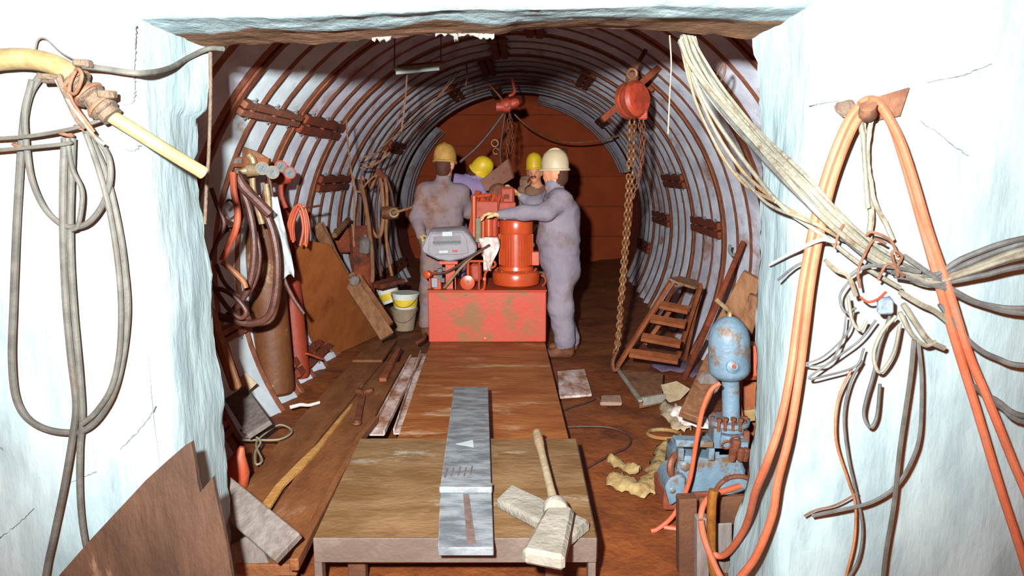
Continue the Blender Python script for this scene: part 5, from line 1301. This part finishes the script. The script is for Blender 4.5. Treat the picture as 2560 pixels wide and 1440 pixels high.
# loose thin wires and loops on the right wall, each its own
loose = [
 ('white cord tied off from the wall edge across the left orange hoses', [(1925, 662, 2.3), (1985, 630, 2.05), (2050, 600, 1.94), (2085, 605, 1.94)], 0.006, 'newsprint'),
 ('grey wire loop hanging lowest and left under the tangle', [(2115, 790, 1.98), (2105, 850, 1.97), (2070, 910, 1.97), (2010, 912, 1.99), (2060, 890, 1.98), (2120, 830, 1.97), (2135, 770, 1.97)], 0.0035, 'cable_grey'),
 ('pointed grey wire loop under the blue connector', [(2190, 800, 1.97), (2150, 850, 1.97), (2090, 895, 1.97), (2022, 945, 1.97), (2070, 938, 1.97), (2140, 915, 1.97), (2160, 870, 1.97)], 0.0035, 'cable_grey'),
 ('narrow dark hairpin loop of wire hanging below the tangle', [(2225, 790, 1.97), (2200, 860, 1.97), (2185, 930, 1.97), (2165, 1000, 1.97), (2160, 1040, 1.97), (2175, 1068, 1.97), (2192, 1040, 1.97), (2200, 960, 1.97)], 0.005, 'cable_grey'),
 ('leaf-shaped brown loop of cable below the blue connector', [(2240, 790, 1.96), (2205, 830, 1.96), (2185, 880, 1.96), (2190, 920, 1.96), (2205, 928, 1.96), (2235, 880, 1.96), (2250, 810, 1.96)], 0.0055, 'cable_cream'),
 ('tall grey wire curving down left and crossing near the bottom', [(2155, 900, 1.98), (2125, 960, 1.98), (2110, 1040, 1.98), (2120, 1140, 1.98), (2140, 1230, 1.98), (2156, 1320, 1.98), (2145, 1400, 1.98), (2110, 1460, 1.98)], 0.004, 'cable_grey'),
 ('second tall grey wire just left of the crossing one', [(2130, 920, 1.98), (2095, 1000, 1.98), (2090, 1100, 1.98), (2120, 1200, 1.98), (2138, 1260, 1.98), (2136, 1350, 1.98), (2115, 1440, 1.98)], 0.004, 'hose_brown'),
 ('dark grey wire bowing right and sweeping back to the lower left', [(2295, 850, 1.97), (2304, 950, 1.97), (2300, 1080, 1.97), (2280, 1150, 1.97), (2240, 1215, 1.97), (2180, 1255, 1.97), (2100, 1275, 1.97), (2030, 1290, 2.0)], 0.006, 'cable_grey'),
 ('light brown cable falling straight to the bottom of the frame', [(2285, 850, 1.96), (2275, 950, 1.96), (2250, 1120, 1.96), (2235, 1260, 1.96), (2215, 1380, 1.96), (2205, 1470, 1.96)], 0.0075, 'hose_grey'),
 ('short frayed wire pointing at the lower wall edge', [(2145, 1232, 1.98), (2090, 1262, 1.99), (2040, 1275, 2.0), (2010, 1290, 2.0)], 0.003, 'wire_rust'),
 ('small dark curl of wire left of the blue connector', [(2125, 700, 1.96), (2100, 740, 1.95), (2112, 780, 1.95), (2140, 770, 1.96)], 0.004, 'cable_grey'),
 ('brown curl of wire under the cable bundle', [(2120, 740, 1.95), (2130, 800, 1.95), (2150, 825, 1.95), (2165, 800, 1.96)], 0.005, 'cable_cream'),
 ('bent brown cable end sticking out left under the bundle', [(2062, 650, 1.97), (2090, 675, 1.96), (2120, 690, 1.95), (2140, 740, 1.95)], 0.007, 'cable_cream'),
 ('red wire twisted by the blue connector', [(2150, 742, 1.95), (2170, 755, 1.94), (2195, 748, 1.94), (2215, 730, 1.95)], 0.004, 'link_red'),
 ('grey cable arching over the tangle towards the right hoses', [(2125, 690, 1.95), (2160, 668, 1.94), (2210, 665, 1.94), (2300, 680, 1.95)], 0.0065, 'cable_grey'),
 ('grey cable sloping from the tangle behind the right hoses', [(2250, 730, 1.97), (2300, 760, 1.97), (2340, 780, 1.98), (2400, 830, 1.98)], 0.009, 'cable_cream'),
 ('second caked cable sloping steeply from the tangle', [(2258, 760, 1.97), (2290, 810, 1.97), (2320, 850, 1.97), (2360, 870, 1.98)], 0.009, 'cable_cream'),
 ('third caked cable sloping under the tangle', [(2250, 780, 1.97), (2275, 830, 1.97), (2310, 862, 1.97), (2340, 855, 1.97)], 0.007, 'cable_cream'),
 ('thin white cable dropping from the lintel corner', [(1674, 88, 2.56), (1678, 160, 2.58), (1674, 240, 2.58), (1670, 335, 2.58)], 0.003, 'cable_cream'),
 ('small brown wire loop on the lining under the lintel shadow', [(1790, 190, 3.4), (1808, 160, 3.4), (1812, 180, 3.4), (1800, 205, 3.4), (1788, 208, 3.4)], 0.006, 'wire_rust'),
 ('thin dark wire running along the right wall below the white cord', [(1945, 700, 2.1), (1985, 668, 2.03), (2010, 655, 2.0)], 0.004, 'cable_grey'),
]
for (lab, pts, r_, mt) in loose:
    cable('loose_wire', lab, 'wire', pts, r_, MAT[mt], n=6)
b = MB().box(at(2212, 764, 1.95), (0.045, 0.03, 0.05)); b.jitter(0.012, 30); tag(b.build('connector', M('blue_grey_connector', C(92, 104, 124), C(116, 126, 140), scale=30, bump=0.5, bscale=80), bevel=0.006), 'lumpy blue-grey cable connector in the middle of the wire tangle', 'connector')

# ================================================================== hoses and pipe on the left wall
YL = YF - 0.035
lh = thing('grey_hose_coil', 'dusty grey hoses hung in long loops on the left wall', 'hose coil', at(160, 330, YL))
loops = [([(105, 185), (72, 240), (56, 340), (42, 560), (34, 760), (30, 900), (42, 1000), (80, 1055), (150, 1080), (220, 1070), (275, 1000), (305, 900), (318, 780), (312, 680), (300, 590), (276, 480), (250, 400), (215, 330)], 0.0105, 0),
         ([(80, 200), (62, 280), (66, 360), (80, 450), (115, 525), (165, 565), (215, 560), (255, 515), (275, 450), (270, 390), (240, 345), (210, 325)], 0.0085, -0.012),
         ([(162, 345), (158, 460), (158, 600), (165, 760), (178, 900), (190, 1010), (182, 1090), (160, 1220), (135, 1340), (112, 1460), (80, 1750)], 0.0105, -0.014),
         ([(182, 345), (178, 460), (176, 600), (184, 760), (198, 920), (206, 1040), (200, 1120), (200, 1240), (212, 1350), (240, 1450)], 0.0095, -0.004),
         ([(215, 335), (245, 420), (272, 520), (292, 640), (302, 760), (298, 880), (278, 970), (240, 1030), (205, 1060)], 0.0085, -0.020),
         ([(168, 345), (180, 420), (205, 480), (196, 560), (178, 575)], 0.007, -0.02)]
for pts, r_, dy in loops:
    b = MB().tube(spline(px(pts, YL + dy), 7), r_, 9); b.build('hose_loop', MAT['hose_grey'], lh)
for pts in ([(-500, 390), (-200, 362), (-30, 348), (60, 342), (150, 328), (215, 312), (285, 288)], [(-500, 430), (-200, 395), (-30, 378), (60, 370), (160, 360), (180, 355)]):
    b = MB().tube(spline(px(pts, YL - 0.03), 6), 0.006, 7); b.build('hanging_rod', MAT['hose_grey'], lh)
for (u, v) in ((52, 365), (165, 335), (205, 320)):
    b = MB().torus(at(u, v, YL - 0.01), 0.018, 0.005, (0.3, 0, 1), 14, 6); b.build('tie', MAT['wire_rust'], lh)
pp = thing('air_pipe', 'thick yellowed air pipe with clamped couplings on the left wall', 'pipe', at(230, 240, YF - 0.06))
b = MB().tube(spline(px([(-600, 300), (-300, 225), (-60, 162), (20, 148), (90, 150), (150, 168), (185, 195)], YF - 0.075), 6), 0.029, 14); b.build('pipe_section', MAT['yellow_pipe'], pp)
b = MB().tube(spline([at(270, 285, YF - 0.06), at(350, 335, YF - 0.05), at(430, 385, YF + 0.0), at(508, 432, 2.14)], 6), [0.02] * 18 + [0.021], 14); b.build('pipe_section', MAT['yellow_pipe'], pp)
c0_, c1_ = at(178, 195, YF - 0.07), at(282, 292, YF - 0.065)
ax = c1_ - c0_; Lc = ax.length
prof = [(0.026, 0), (0.036, 0.01), (0.036, Lc * .2), (0.028, Lc * .22), (0.028, Lc * .34), (0.038, Lc * .36), (0.04, Lc * .5), (0.03, Lc * .52), (0.03, Lc * .62), (0.036, Lc * .64), (0.038, Lc * .85), (0.03, Lc * .87), (0.03, Lc)]
b = MB().lathe(prof, c0_, ax, 18); b.jitter(0.004, 25); cp = b.build('coupling', MAT['coupling'], pp)
for (u, v) in ((208, 160), (268, 236), (130, 198)):
    b = MB().box(at(u, v, YF - 0.085), (0.045, 0.03, 0.022)); b.jitter(0.006, 30); b.build('clamp_lug', MAT['coupling'], cp, bevel=0.004)
for (t) in (0.12, 0.42, 0.74):
    b = MB().torus(c0_ + ax * t, 0.04, 0.006, ax, 20, 6); b.build('clamp_band', MAT['wire_rust'], cp)
for i, (lab, pts, r_, mt) in enumerate((('dark cable strung from the pipe coupling to the left corner of the opening', [(205, 165, 1.98), (260, 172, 2.02), (350, 183, 2.03), (420, 172, 2.2), (470, 145, 2.38), (520, 122, 2.46), (558, 122, 2.44)], 0.0085, 'hose_grey'),
                                 ('thin pale cord hanging down the left edge of the opening', [(526, 130, 2.44), (526, 250, 2.44), (522, 380, 2.44), (516, 470, 2.44), (512, 560, 2.44)], 0.006, 'coupling'),
                                 ('rusty wire twisted round the pipe coupling', [(150, 205, 1.97), (185, 235, 1.94), (205, 190, 1.93), (190, 175, 1.95), (175, 240, 1.95), (235, 330, 1.98)], 0.005, 'wire_rust'),
                                 ('pale wire hanging from the coupling to the grey hoses', [(140, 200, 1.97), (170, 250, 1.96), (205, 300, 1.96), (240, 345, 1.98), (262, 362, 1.99)], 0.005, 'cable_cream'),
                                 ('faint thin wire loop rising over the pipe', [(88, 125, 2.04), (95, 100, 2.04), (115, 98, 2.04), (150, 130, 2.04), (185, 150, 2.0)], 0.0025, 'hose_grey'),
                                 ('thick caked cord joining the pipe to the rods', [(100, 190, 1.97), (150, 195, 1.97), (150, 200, 1.96), (190, 290, 1.97), (215, 320, 1.98)], 0.009, 'coupling'))):
    cable('strung_cable', lab, 'cable', pts, r_, MAT[mt], n=8)

# ================================================================== people
def surface_nets(D, org, h):
    nx, ny, nz = D.shape
    S = D < 0
    corner = [(0, 0, 0), (1, 0, 0), (0, 1, 0), (1, 1, 0), (0, 0, 1), (1, 0, 1), (0, 1, 1), (1, 1, 1)]
    def sub(A, c): return A[c[0]:nx - 1 + c[0], c[1]:ny - 1 + c[1], c[2]:nz - 1 + c[2]]
    cnt = sum(sub(S, c).astype(np.int8) for c in corner)
    act = (cnt > 0) & (cnt < 8)
    idx = -np.ones(act.shape, dtype=np.int64)
    ii = np.argwhere(act); idx[act] = np.arange(len(ii))
    acc = np.zeros((len(ii), 3)); num = np.zeros(len(ii))
    cv = [D[ii[:, 0] + c[0], ii[:, 1] + c[1], ii[:, 2] + c[2]] for c in corner]
    for a in range(8):
        for b_ in range(a + 1, 8):
            ca, cb_ = np.array(corner[a]), np.array(corner[b_])
            if np.abs(ca - cb_).sum() != 1: continue
            m_ = (cv[a] < 0) != (cv[b_] < 0)
            t = cv[a] / np.where(m_, cv[a] - cv[b_], 1)
            p = ca[None, :] + (cb_ - ca)[None, :] * t[:, None]
            acc[m_] += p[m_]; num[m_] += 1
    V = (ii + acc / num[:, None]) * h + np.array(org)
    Fs = []
    for ax in range(3):
        e = np.zeros(3, int); e[ax] = 1
        o1 = np.roll(e, 1); o2 = np.roll(e, 2)
        A = S[:nx - e[0], :ny - e[1], :nz - e[2]]; B = S[e[0]:, e[1]:, e[2]:]
        ed = np.argwhere(A != B)
        ok = np.all(ed - o1 - o2 >= 0, axis=1) & np.all(ed < np.array(act.shape), axis=1)
        ed = ed[ok]
        q = [ed, ed - o1, ed - o1 - o2, ed - o2]
        Fs.append(np.stack([idx[x[:, 0], x[:, 1], x[:, 2]] for x in q], 1))
    Fq = np.concatenate(Fs); Fq = Fq[(Fq >= 0).all(1)]
    return V, Fq

def sdf_mesh(bones, h, k):
    """bones: (p0, r0, p1, r1, material)"""
    P = np.array([list(b[0]) for b in bones] + [list(b[2]) for b in bones])
    rm = max(max(b[1], b[3]) for b in bones) + 4 * h
    lo = P.min(0) - rm; hi = P.max(0) + rm
    n = np.ceil((hi - lo) / h).astype(int) + 1
    X, Y, Z = np.meshgrid(*[lo[i] + h * np.arange(n[i]) for i in range(3)], indexing='ij')
    def dist(b, x, y, z):
        p0 = np.array(list(b[0])); p1 = np.array(list(b[2])); d = p1 - p0; L2 = max(d @ d, 1e-9)
        t = np.clip(((x - p0[0]) * d[0] + (y - p0[1]) * d[1] + (z - p0[2]) * d[2]) / L2, 0, 1)
        return np.sqrt((x - p0[0] - d[0] * t) ** 2 + (y - p0[1] - d[1] * t) ** 2 + (z - p0[2] - d[2] * t) ** 2) - (b[1] + (b[3] - b[1]) * t)
    D = None
    for b in bones:
        d = dist(b, X, Y, Z)
        if D is None: D = d
        else:
            hh = np.clip(0.5 + 0.5 * (D - d) / k, 0, 1)
            D = D * (1 - hh) + d * hh - k * hh * (1 - hh)
    V, Fq = surface_nets(D, lo, h)
    C_ = V[Fq].mean(1)
    dd = np.stack([dist(b, C_[:, 0], C_[:, 1], C_[:, 2]) for b in bones], 1)
    mi = np.array([b[4] for b in bones])[dd.argmin(1)]
    mb = MB(); mb.v = [Vector(p) for p in V]; mb.f = [list(map(int, q)) for q in Fq]; mb.m = [int(x) for x in mi]
    return mb

def glove(w, d, n, thumb, curl, parent, scale=1.0, mat='glove', cuff=None):
    d = Vector(d).normalized(); n = Vector(n); n = (n - d * n.dot(d)).normalized(); s = d.cross(n)
    B = []
    for i in range(4):
        kn = w + d * 0.088 * scale + s * (i - 1.5) * 0.0225 * scale
        B.append((w + s * (i - 1.5) * 0.012 * scale, 0.018, kn, 0.0155, 0))
        L = [(0.042, 0.027, 0.02), (0.047, 0.03, 0.022), (0.044, 0.028, 0.021), (0.034, 0.022, 0.018)][i]
        p = kn; a = 0.15
        for j, l in enumerate(L):
            a += curl * (0.9 if j else 0.6)
            q = p + (d * math.cos(a) + n * math.sin(a)) * l * scale + s * (i - 1.5) * 0.002
            B.append((p, 0.0125 - 0.001 * j, q, 0.0115 - 0.001 * j, 0)); p = q
    t0 = w + d * 0.03 * scale + s * thumb * 0.032
    t1 = t0 + (d * 0.62 + s * thumb * 0.68 + n * 0.35).normalized() * 0.042 * scale
    t2 = t1 + (d * 0.85 + s * thumb * 0.25 + n * 0.5).normalized() * 0.034 * scale
    B += [(w + d * 0.01, 0.02, t0, 0.017, 0), (t0, 0.0155, t1, 0.0135, 0), (t1, 0.013, t2, 0.0115, 0)]
    B.append((w - d * 0.05, 0.038, w, 0.027, 0))
    return sdf_mesh(B, 0.0058, 0.010).build('glove', MAT[mat], parent, smooth=80)

def hard_hat(c, up, fwd, mat, parent, ribs=3, r=0.108):
    up = Vector(up).normalized(); fwd = Vector(fwd); fwd = (fwd - up * fwd.dot(up)).normalized(); side = up.cross(fwd)
    prof = [(1.05, -0.008), (1.10, 0.0), (1.07, 0.010), (1.0, 0.014), (0.99, 0.06), (0.94, 0.100), (0.81, 0.138), (0.58, 0.166), (0.30, 0.180), (0.0, 0.184)]
    n = 32; mb = MB(); V = []
    for (k, hh) in prof:
        for q in range(n):
            a = 2 * math.pi * q / n
            e = 1.0
            if k > 1.04: e = 1.0 + 0.14 * max(0, math.cos(a)) ** 3
            V.append(c + up * hh + fwd * math.cos(a) * r * 1.13 * k * e + side * math.sin(a) * r * 0.97 * k)
    F_ = [(i * n + q, i * n + (q + 1) % n, (i + 1) * n + (q + 1) % n, (i + 1) * n + q) for i in range(len(prof) - 1) for q in range(n)]
    # inner lining so that it is a shell
    mb.add(V, F_)
    mb.add([c + up * 0.02 + fwd * math.cos(2 * math.pi * q / n) * r * 1.1 * 1.0 + side * math.sin(2 * math.pi * q / n) * r * 0.94 for q in range(n)] , [tuple(range(n))])
    hat = mb.build('hard_hat', mat, parent, smooth=60)
    for s in ([0] if ribs == 1 else [-0.35, 0, 0.35] if ribs == 3 else []):
        P = []
        for i in range(14):
            t = math.radians(18 + 144 * i / 13)
            ct, st = math.cos(t), math.sin(t)
            P.append(c + up * (0.006 + 0.181 * st * math.sqrt(max(0.0, 1 - s * s * 0.5))) + fwd * ct * r * 1.13 * math.sqrt(1 - s * s) + side * s * r * 0.95)
        b = MB().tube(P, 0.006, 6); b.build('rib', mat, hat)
    return hat

def head_bones(c, up, fwd, skin, hair):
    up = Vector(up).normalized(); fwd = Vector(fwd); fwd = (fwd - up * fwd.dot(up)).normalized(); s = up.cross(fwd)
    B = [(c + up * 0.035 - fwd * 0.012, 0.083, c + up * 0.03 + fwd * 0.014, 0.08, skin),
         (c - up * 0.02 + fwd * 0.02, 0.066, c - up * 0.07 + fwd * 0.045, 0.045, skin),
         (c + up * 0.02 - fwd * 0.04, 0.074, c - up * 0.045 - fwd * 0.045, 0.062, hair),
         (c + up * 0.012 + fwd * 0.085, 0.012, c - up * 0.022 + fwd * 0.103, 0.014, skin),
         (c - up * 0.098 + fwd * 0.068, 0.018, c - up * 0.098 + fwd * 0.072, 0.018, skin),
         (c + up * 0.028 + fwd * 0.078 - s * 0.03, 0.012, c + up * 0.028 + fwd * 0.078 + s * 0.03, 0.012, skin)]
    for q in (-1, 1):
        B.append((c + up * 0.015 + s * q * 0.083, 0.014, c - up * 0.025 + s * q * 0.08, 0.012, skin))
    return B

# --- man at the right in blue overalls and white hard hat -------------------------------------------------
def J(u, v, Y): return at(u, v, Y)
def person(name, label, loc, bones, mats, h=0.0135, k=0.045):
    root = thing(name, label, 'person', loc)
    mb = sdf_mesh(bones, h, k)
    cloth = set(i for f_, m_ in zip(mb.f, mb.m) if m_ == 0 for i in f_)
    for i in cloth:
        p = mb.v[i]
        w1 = noise.noise(Vector((p.x * 5 + 3, p.y * 5, p.z * 13))); w2 = noise.noise(Vector((p.x * 16, p.y * 16, p.z * 30 + 5)))
        mb.v[i] = p + Vector(noise.noise_vector(Vector((p.x * 6, p.y * 6, p.z * 8)))) * 0.010 + Vector((w1, w1 * 0.6, 0)) * 0.009 + Vector((w2, w2, 0)) * 0.004
    mb.build('body', mats, root, smooth=80)
    return root

OV, SK, HR, BT = 0, 1, 2, 3
yr = 6.03
fwdR = Vector((-0.95, 0.25, -0.12)); upR = Vector((-0.14, 0.02, 1))
hd = J(1389, 434, yr)
b_ = [
 (J(1398, 500, yr - 0.10), 0.105, J(1384, 500, yr + 0.12), 0.10, OV), (J(1400, 530, yr - 0.03), 0.165, J(1392, 590, yr), 0.175, OV), (J(1408, 540, yr + .03), 0.15, J(1404, 600, yr + .03), 0.16, OV),
 (J(1394, 600, yr - 0.02), 0.175, J(1398, 640, yr), 0.175, OV), (J(1400, 640, yr), 0.17, J(1408, 680, yr), 0.155, OV),
 (J(1402, 680, yr - 0.08), 0.125, J(1402, 770, yr - 0.08), 0.11, OV), (J(1402, 770, yr - 0.08), 0.11, J(1412, 845, yr - 0.08), 0.098, OV),
 (J(1402, 680, yr + 0.10), 0.125, J(1400, 770, yr + 0.12), 0.11, OV), (J(1400, 770, yr + 0.12), 0.11, J(1420, 842, yr + 0.14), 0.098, OV),
 (J(1392, 478, yr), 0.07, J(1384, 460, yr), 0.06, OV), (J(1384, 466, yr), 0.055, hd - upR * 0.05, 0.052, SK),
 (J(1404, 497, yr - 0.15), 0.085, J(1366, 530, yr - 0.24), 0.075, OV), (J(1366, 530, yr - 0.24), 0.072, J(1310, 533, yr - 0.22), 0.062, OV), (J(1310, 533, yr - 0.22), 0.062, J(1252, 536, yr - 0.18), 0.048, OV),
 (J(1372, 496, yr + 0.16), 0.08, J(1334, 512, yr + 0.24), 0.066, OV), (J(1334, 512, yr + 0.24), 0.066, J(1306, 494, yr + 0.28), 0.05, OV),
]
for (u, v, dy) in ((1414, 866, -0.08), (1424, 862, 0.14)):
    p = J(u, v, yr + dy); p.z = 0.075
    b_.append((p + Vector((0, 0, 0.06)), 0.072, p + Vector((0, 0, -0.01)), 0.058, BT)); b_.append((p + Vector((0.03, 0, -0.03)), 0.05, p + Vector((-0.16, -0.02, -0.035)), 0.042, BT))
b_ += head_bones(hd, upR, fwdR, SK, HR)
pr = J(1410, 885, yr); pr.z = 0
manR = person('person', 'person in blue overalls and white hard hat leaning on the red motor', pr, b_, [MAT['overall_blue'], MAT['skin'], MAT['hair'], MAT['boot']])
hard_hat(hd + upR * 0.03, upR + Vector((0.12, 0, 0)), fwdR, MAT['hat_white'], manR, 3)
glove(J(1248, 537, yr - 0.18), (-0.95, 0.1, 0.12), (-0.25, 0, -1), 1, 0.55, manR)
glove(J(1304, 492, yr + 0.28), (-0.7, 0.1, 0.62), (-0.6, 0, -0.75), -1, 0.55, manR)

# --- man at the left seen from behind, muddy overalls ------------------------------------------------------
yl = 6.72
upL = Vector((0.03, 0.1, 1)); fwdL = Vector((0.35, 0.9, -0.2)); hd = J(1112, 412, yl)
fz = lambda u, Y, z: Vector((J(u, 600, Y).x, Y, z))
b_ = [
 (J(1066, 478, yl), 0.095, J(1148, 482, yl), 0.095, OV), (J(1082, 505, yl), 0.135, J(1080, 590, yl), 0.13, OV), (J(1128, 505, yl), 0.135, J(1122, 590, yl), 0.13, OV), (J(1104, 495, yl), 0.14, J(1102, 600, yl), 0.14, OV),
 (J(1082, 610, yl), 0.13, J(1118, 610, yl), 0.13, OV), (J(1080, 640, yl), 0.115, fz(1068, yl, 0.50), 0.088, OV), (fz(1068, yl, 0.50), 0.088, fz(1062, yl + 0.03, 0.15), 0.072, OV),
 (J(1120, 640, yl), 0.115, fz(1124, yl, 0.50), 0.088, OV), (fz(1124, yl, 0.50), 0.088, fz(1126, yl + 0.06, 0.15), 0.072, OV),
 (J(1106, 470, yl), 0.09, J(1108, 446, yl), 0.065, OV), (J(1108, 446, yl), 0.055, hd - upL * 0.05, 0.055, SK),
 (J(1058, 484, yl), 0.082, J(1042, 545, yl - 0.06), 0.064, OV), (J(1042, 545, yl - 0.06), 0.064, J(1052, 588, yl - 0.2), 0.05, OV),
 (J(1152, 486, yl), 0.082, J(1172, 530, yl + 0.10), 0.064, OV), (J(1172, 530, yl + 0.10), 0.064, J(1190, 500, yl + 0.26), 0.05, OV)]
for (u, dy) in ((1062, 0.03), (1126, 0.06)):
    p = fz(u, yl + dy, 0.075)
    b_.append((p + Vector((0, 0, 0.08)), 0.07, p, 0.058, BT)); b_.append((p + Vector((0, -0.03, -0.03)), 0.05, p + Vector((0.02, 0.16, -0.035)), 0.042, BT))
b_ += head_bones(hd, upL, fwdL, SK, HR)
manL = person('person', 'person in muddy overalls and dirty hard hat seen from behind at the left', fz(1095, yl, 0), b_, [MAT['overall_muddy'], MAT['skin'], MAT['hair'], MAT['boot']])
hard_hat(hd + upL * 0.025, upL, fwdL, MAT['hat_muddy'], manL, 1, 0.112)
glove(J(1053, 592, yl - 0.21), (0.3, -0.75, -0.55), (0.9, 0, 0), 1, 0.5, manL, mat='glove')
glove(J(1192, 497, yl + 0.27), (0.6, 0.7, 0.3), (0.3, 0, -0.9), -1, 0.5, manL)

# --- man bending behind, violet jacket ---------------------------------------------------------------------
y2 = 7.5
up2 = Vector((0.55, -0.35, 0.75)).normalized(); fwd2 = Vector((0.6, 0.5, -0.65)); hd = J(1196, 432, y2)
b_ = [
 (J(1140, 455, y2), 0.10, J(1196, 468, y2 - 0.05), 0.10, OV), (J(1130, 480, y2), 0.14, J(1186, 480, y2), 0.13, OV), (J(1128, 500, y2), 0.15, J(1120, 560, y2 + .05), 0.15, OV), (J(1180, 490, y2), 0.12, J(1206, 492, y2), 0.10, OV),
 (J(1112, 575, y2), 0.13, fz(1105, y2, 0.5), 0.09, OV), (fz(1105, y2, 0.5), 0.088, fz(1102, y2, 0.15), 0.072, OV), (J(1140, 575, y2), 0.13, fz(1145, y2, 0.5), 0.09, OV), (fz(1145, y2, 0.5), 0.088, fz(1150, y2, 0.15), 0.072, OV),
 (J(1180, 455, y2), 0.07, hd - up2 * 0.05, 0.055, SK), (J(1206, 478, y2 - .08), 0.08, J(1224, 500, y2 - 0.15), 0.062, OV), (J(1224, 500, y2 - 0.15), 0.062, J(1240, 486, y2 - 0.2), 0.05, OV)]
for (u) in (1102, 1150):
    p = fz(u, y2, 0.08)
    b_.append((p + Vector((0, 0, 0.08)), 0.07, p, 0.058, BT)); b_.append((p + Vector((0, 0, -0.03)), 0.05, p + Vector((0.14, 0.05, -0.03)), 0.042, BT))
b_ += head_bones(hd, up2, fwd2, SK, HR)
man2 = person('person', 'person in a violet jacket and yellow hard hat bending behind the machine', fz(1125, y2, 0), b_, [MAT['overall_violet'], MAT['skin'], MAT['hair'], MAT['boot']])
hard_hat(hd + up2 * 0.02, up2, fwd2, MAT['hat_yellow'], man2, 0, 0.106)
glove(J(1242, 484, y2 - 0.2), (0.7, 0.1, 0.5), (0.2, -0.6, -0.6), 1, 0.5, man2)

# --- man facing the camera in the background ---------------------------------------------------------------
y3 = 7.9
up3 = Vector((-0.06, 0, 1)); fwd3 = Vector((-0.22, -1, -0.05)).normalized(); hd = J(1337, 432, y3)
b_ = [
 (J(1318, 482, y3), 0.085, J(1368, 482, y3), 0.085, OV), (J(1332, 500, y3), 0.13, J(1332, 580, y3), 0.13, OV), (J(1358, 500, y3), 0.13, J(1358, 580, y3), 0.13, OV),
 (J(1334, 600, y3), 0.12, fz(1330, y3, 0.5), 0.09, OV), (fz(1330, y3, 0.5), 0.085, fz(1328, y3, 0.18), 0.07, OV), (J(1358, 600, y3), 0.12, fz(1362, y3, 0.5), 0.09, OV), (fz(1362, y3, 0.5), 0.085, fz(1364, y3, 0.18), 0.07, OV),
 (J(1342, 468, y3), 0.07, hd - up3 * 0.06, 0.055, SK),
 (J(1314, 486, y3), 0.072, J(1298, 512, y3 - 0.12), 0.058, OV), (J(1298, 512, y3 - 0.12), 0.058, J(1305, 474, y3 - 0.18), 0.046, OV),
 (J(1372, 486, y3), 0.072, J(1382, 530, y3 - 0.05), 0.058, OV), (J(1382, 530, y3 - 0.05), 0.058, J(1360, 560, y3 - 0.2), 0.046, OV)]
for (u) in (1328, 1364):
    p = fz(u, y3, 0.09)
    b_.append((p + Vector((0, 0, 0.08)), 0.07, p, 0.058, BT)); b_.append((p + Vector((0, 0, -0.03)), 0.05, p + Vector((-0.02, -0.15, -0.03)), 0.042, BT))
b_ += head_bones(hd, up3, fwd3, SK, HR)
man3 = person('person', 'person in a yellow hard hat facing the camera beyond the machine', fz(1345, y3, 0), b_, [MAT['overall_brown'], MAT['skin'], MAT['hair'], MAT['boot']], h=0.011, k=0.03)
hard_hat(hd + up3 * 0.045, up3, fwd3, MAT['hat_yellow'], man3, 1, 0.10)
s3 = up3.cross(fwd3).normalized()
for q in (-1, 1):
    b = MB().ball(hd + up3 * 0.012 + fwd3 * 0.083 + s3 * q * 0.031, 0.011, 10, sc=(1.2, 0.8, 0.7)); b.build('eye', MAT['white'], man3)
    b = MB().ball(hd + up3 * 0.012 + fwd3 * 0.092 + s3 * q * 0.031, 0.006, 8); b.build('pupil', MAT['hair'], man3)
    b = MB().tube([hd + up3 * 0.032 + fwd3 * 0.093 + s3 * q * 0.013, hd + up3 * 0.036 + fwd3 * 0.092 + s3 * q * 0.03, hd + up3 * 0.03 + fwd3 * 0.085 + s3 * q * 0.045], 0.005, 6); b.build('eyebrow', MAT['hair'], man3)
b = MB().tube(spline([hd - up3 * 0.048 + fwd3 * 0.082 + s3 * -0.028, hd - up3 * 0.054 + fwd3 * 0.092, hd - up3 * 0.048 + fwd3 * 0.082 + s3 * 0.028], 4), 0.006, 6); b.build('mouth', MAT['link_red'], man3)
b = MB().tube(spline([hd - up3 * 0.042 + fwd3 * 0.088 + s3 * -0.03, hd - up3 * 0.034 + fwd3 * 0.098, hd - up3 * 0.042 + fwd3 * 0.088 + s3 * 0.03], 4), 0.008, 6); b.build('moustache', MAT['hair'], man3)
glove(J(1306, 471, y3 - 0.18), (0.15, 0.1, 1), (0.5, 0.8, 0), -1, 0.6, man3, mat='overall_brown')
glove(J(1358, 562, y3 - 0.21), (-0.8, -0.3, -0.1), (0, 0, -1), 1, 0.5, man3)

for _o in bpy.data.objects:
    if '_org' in _o: del _o['_org']
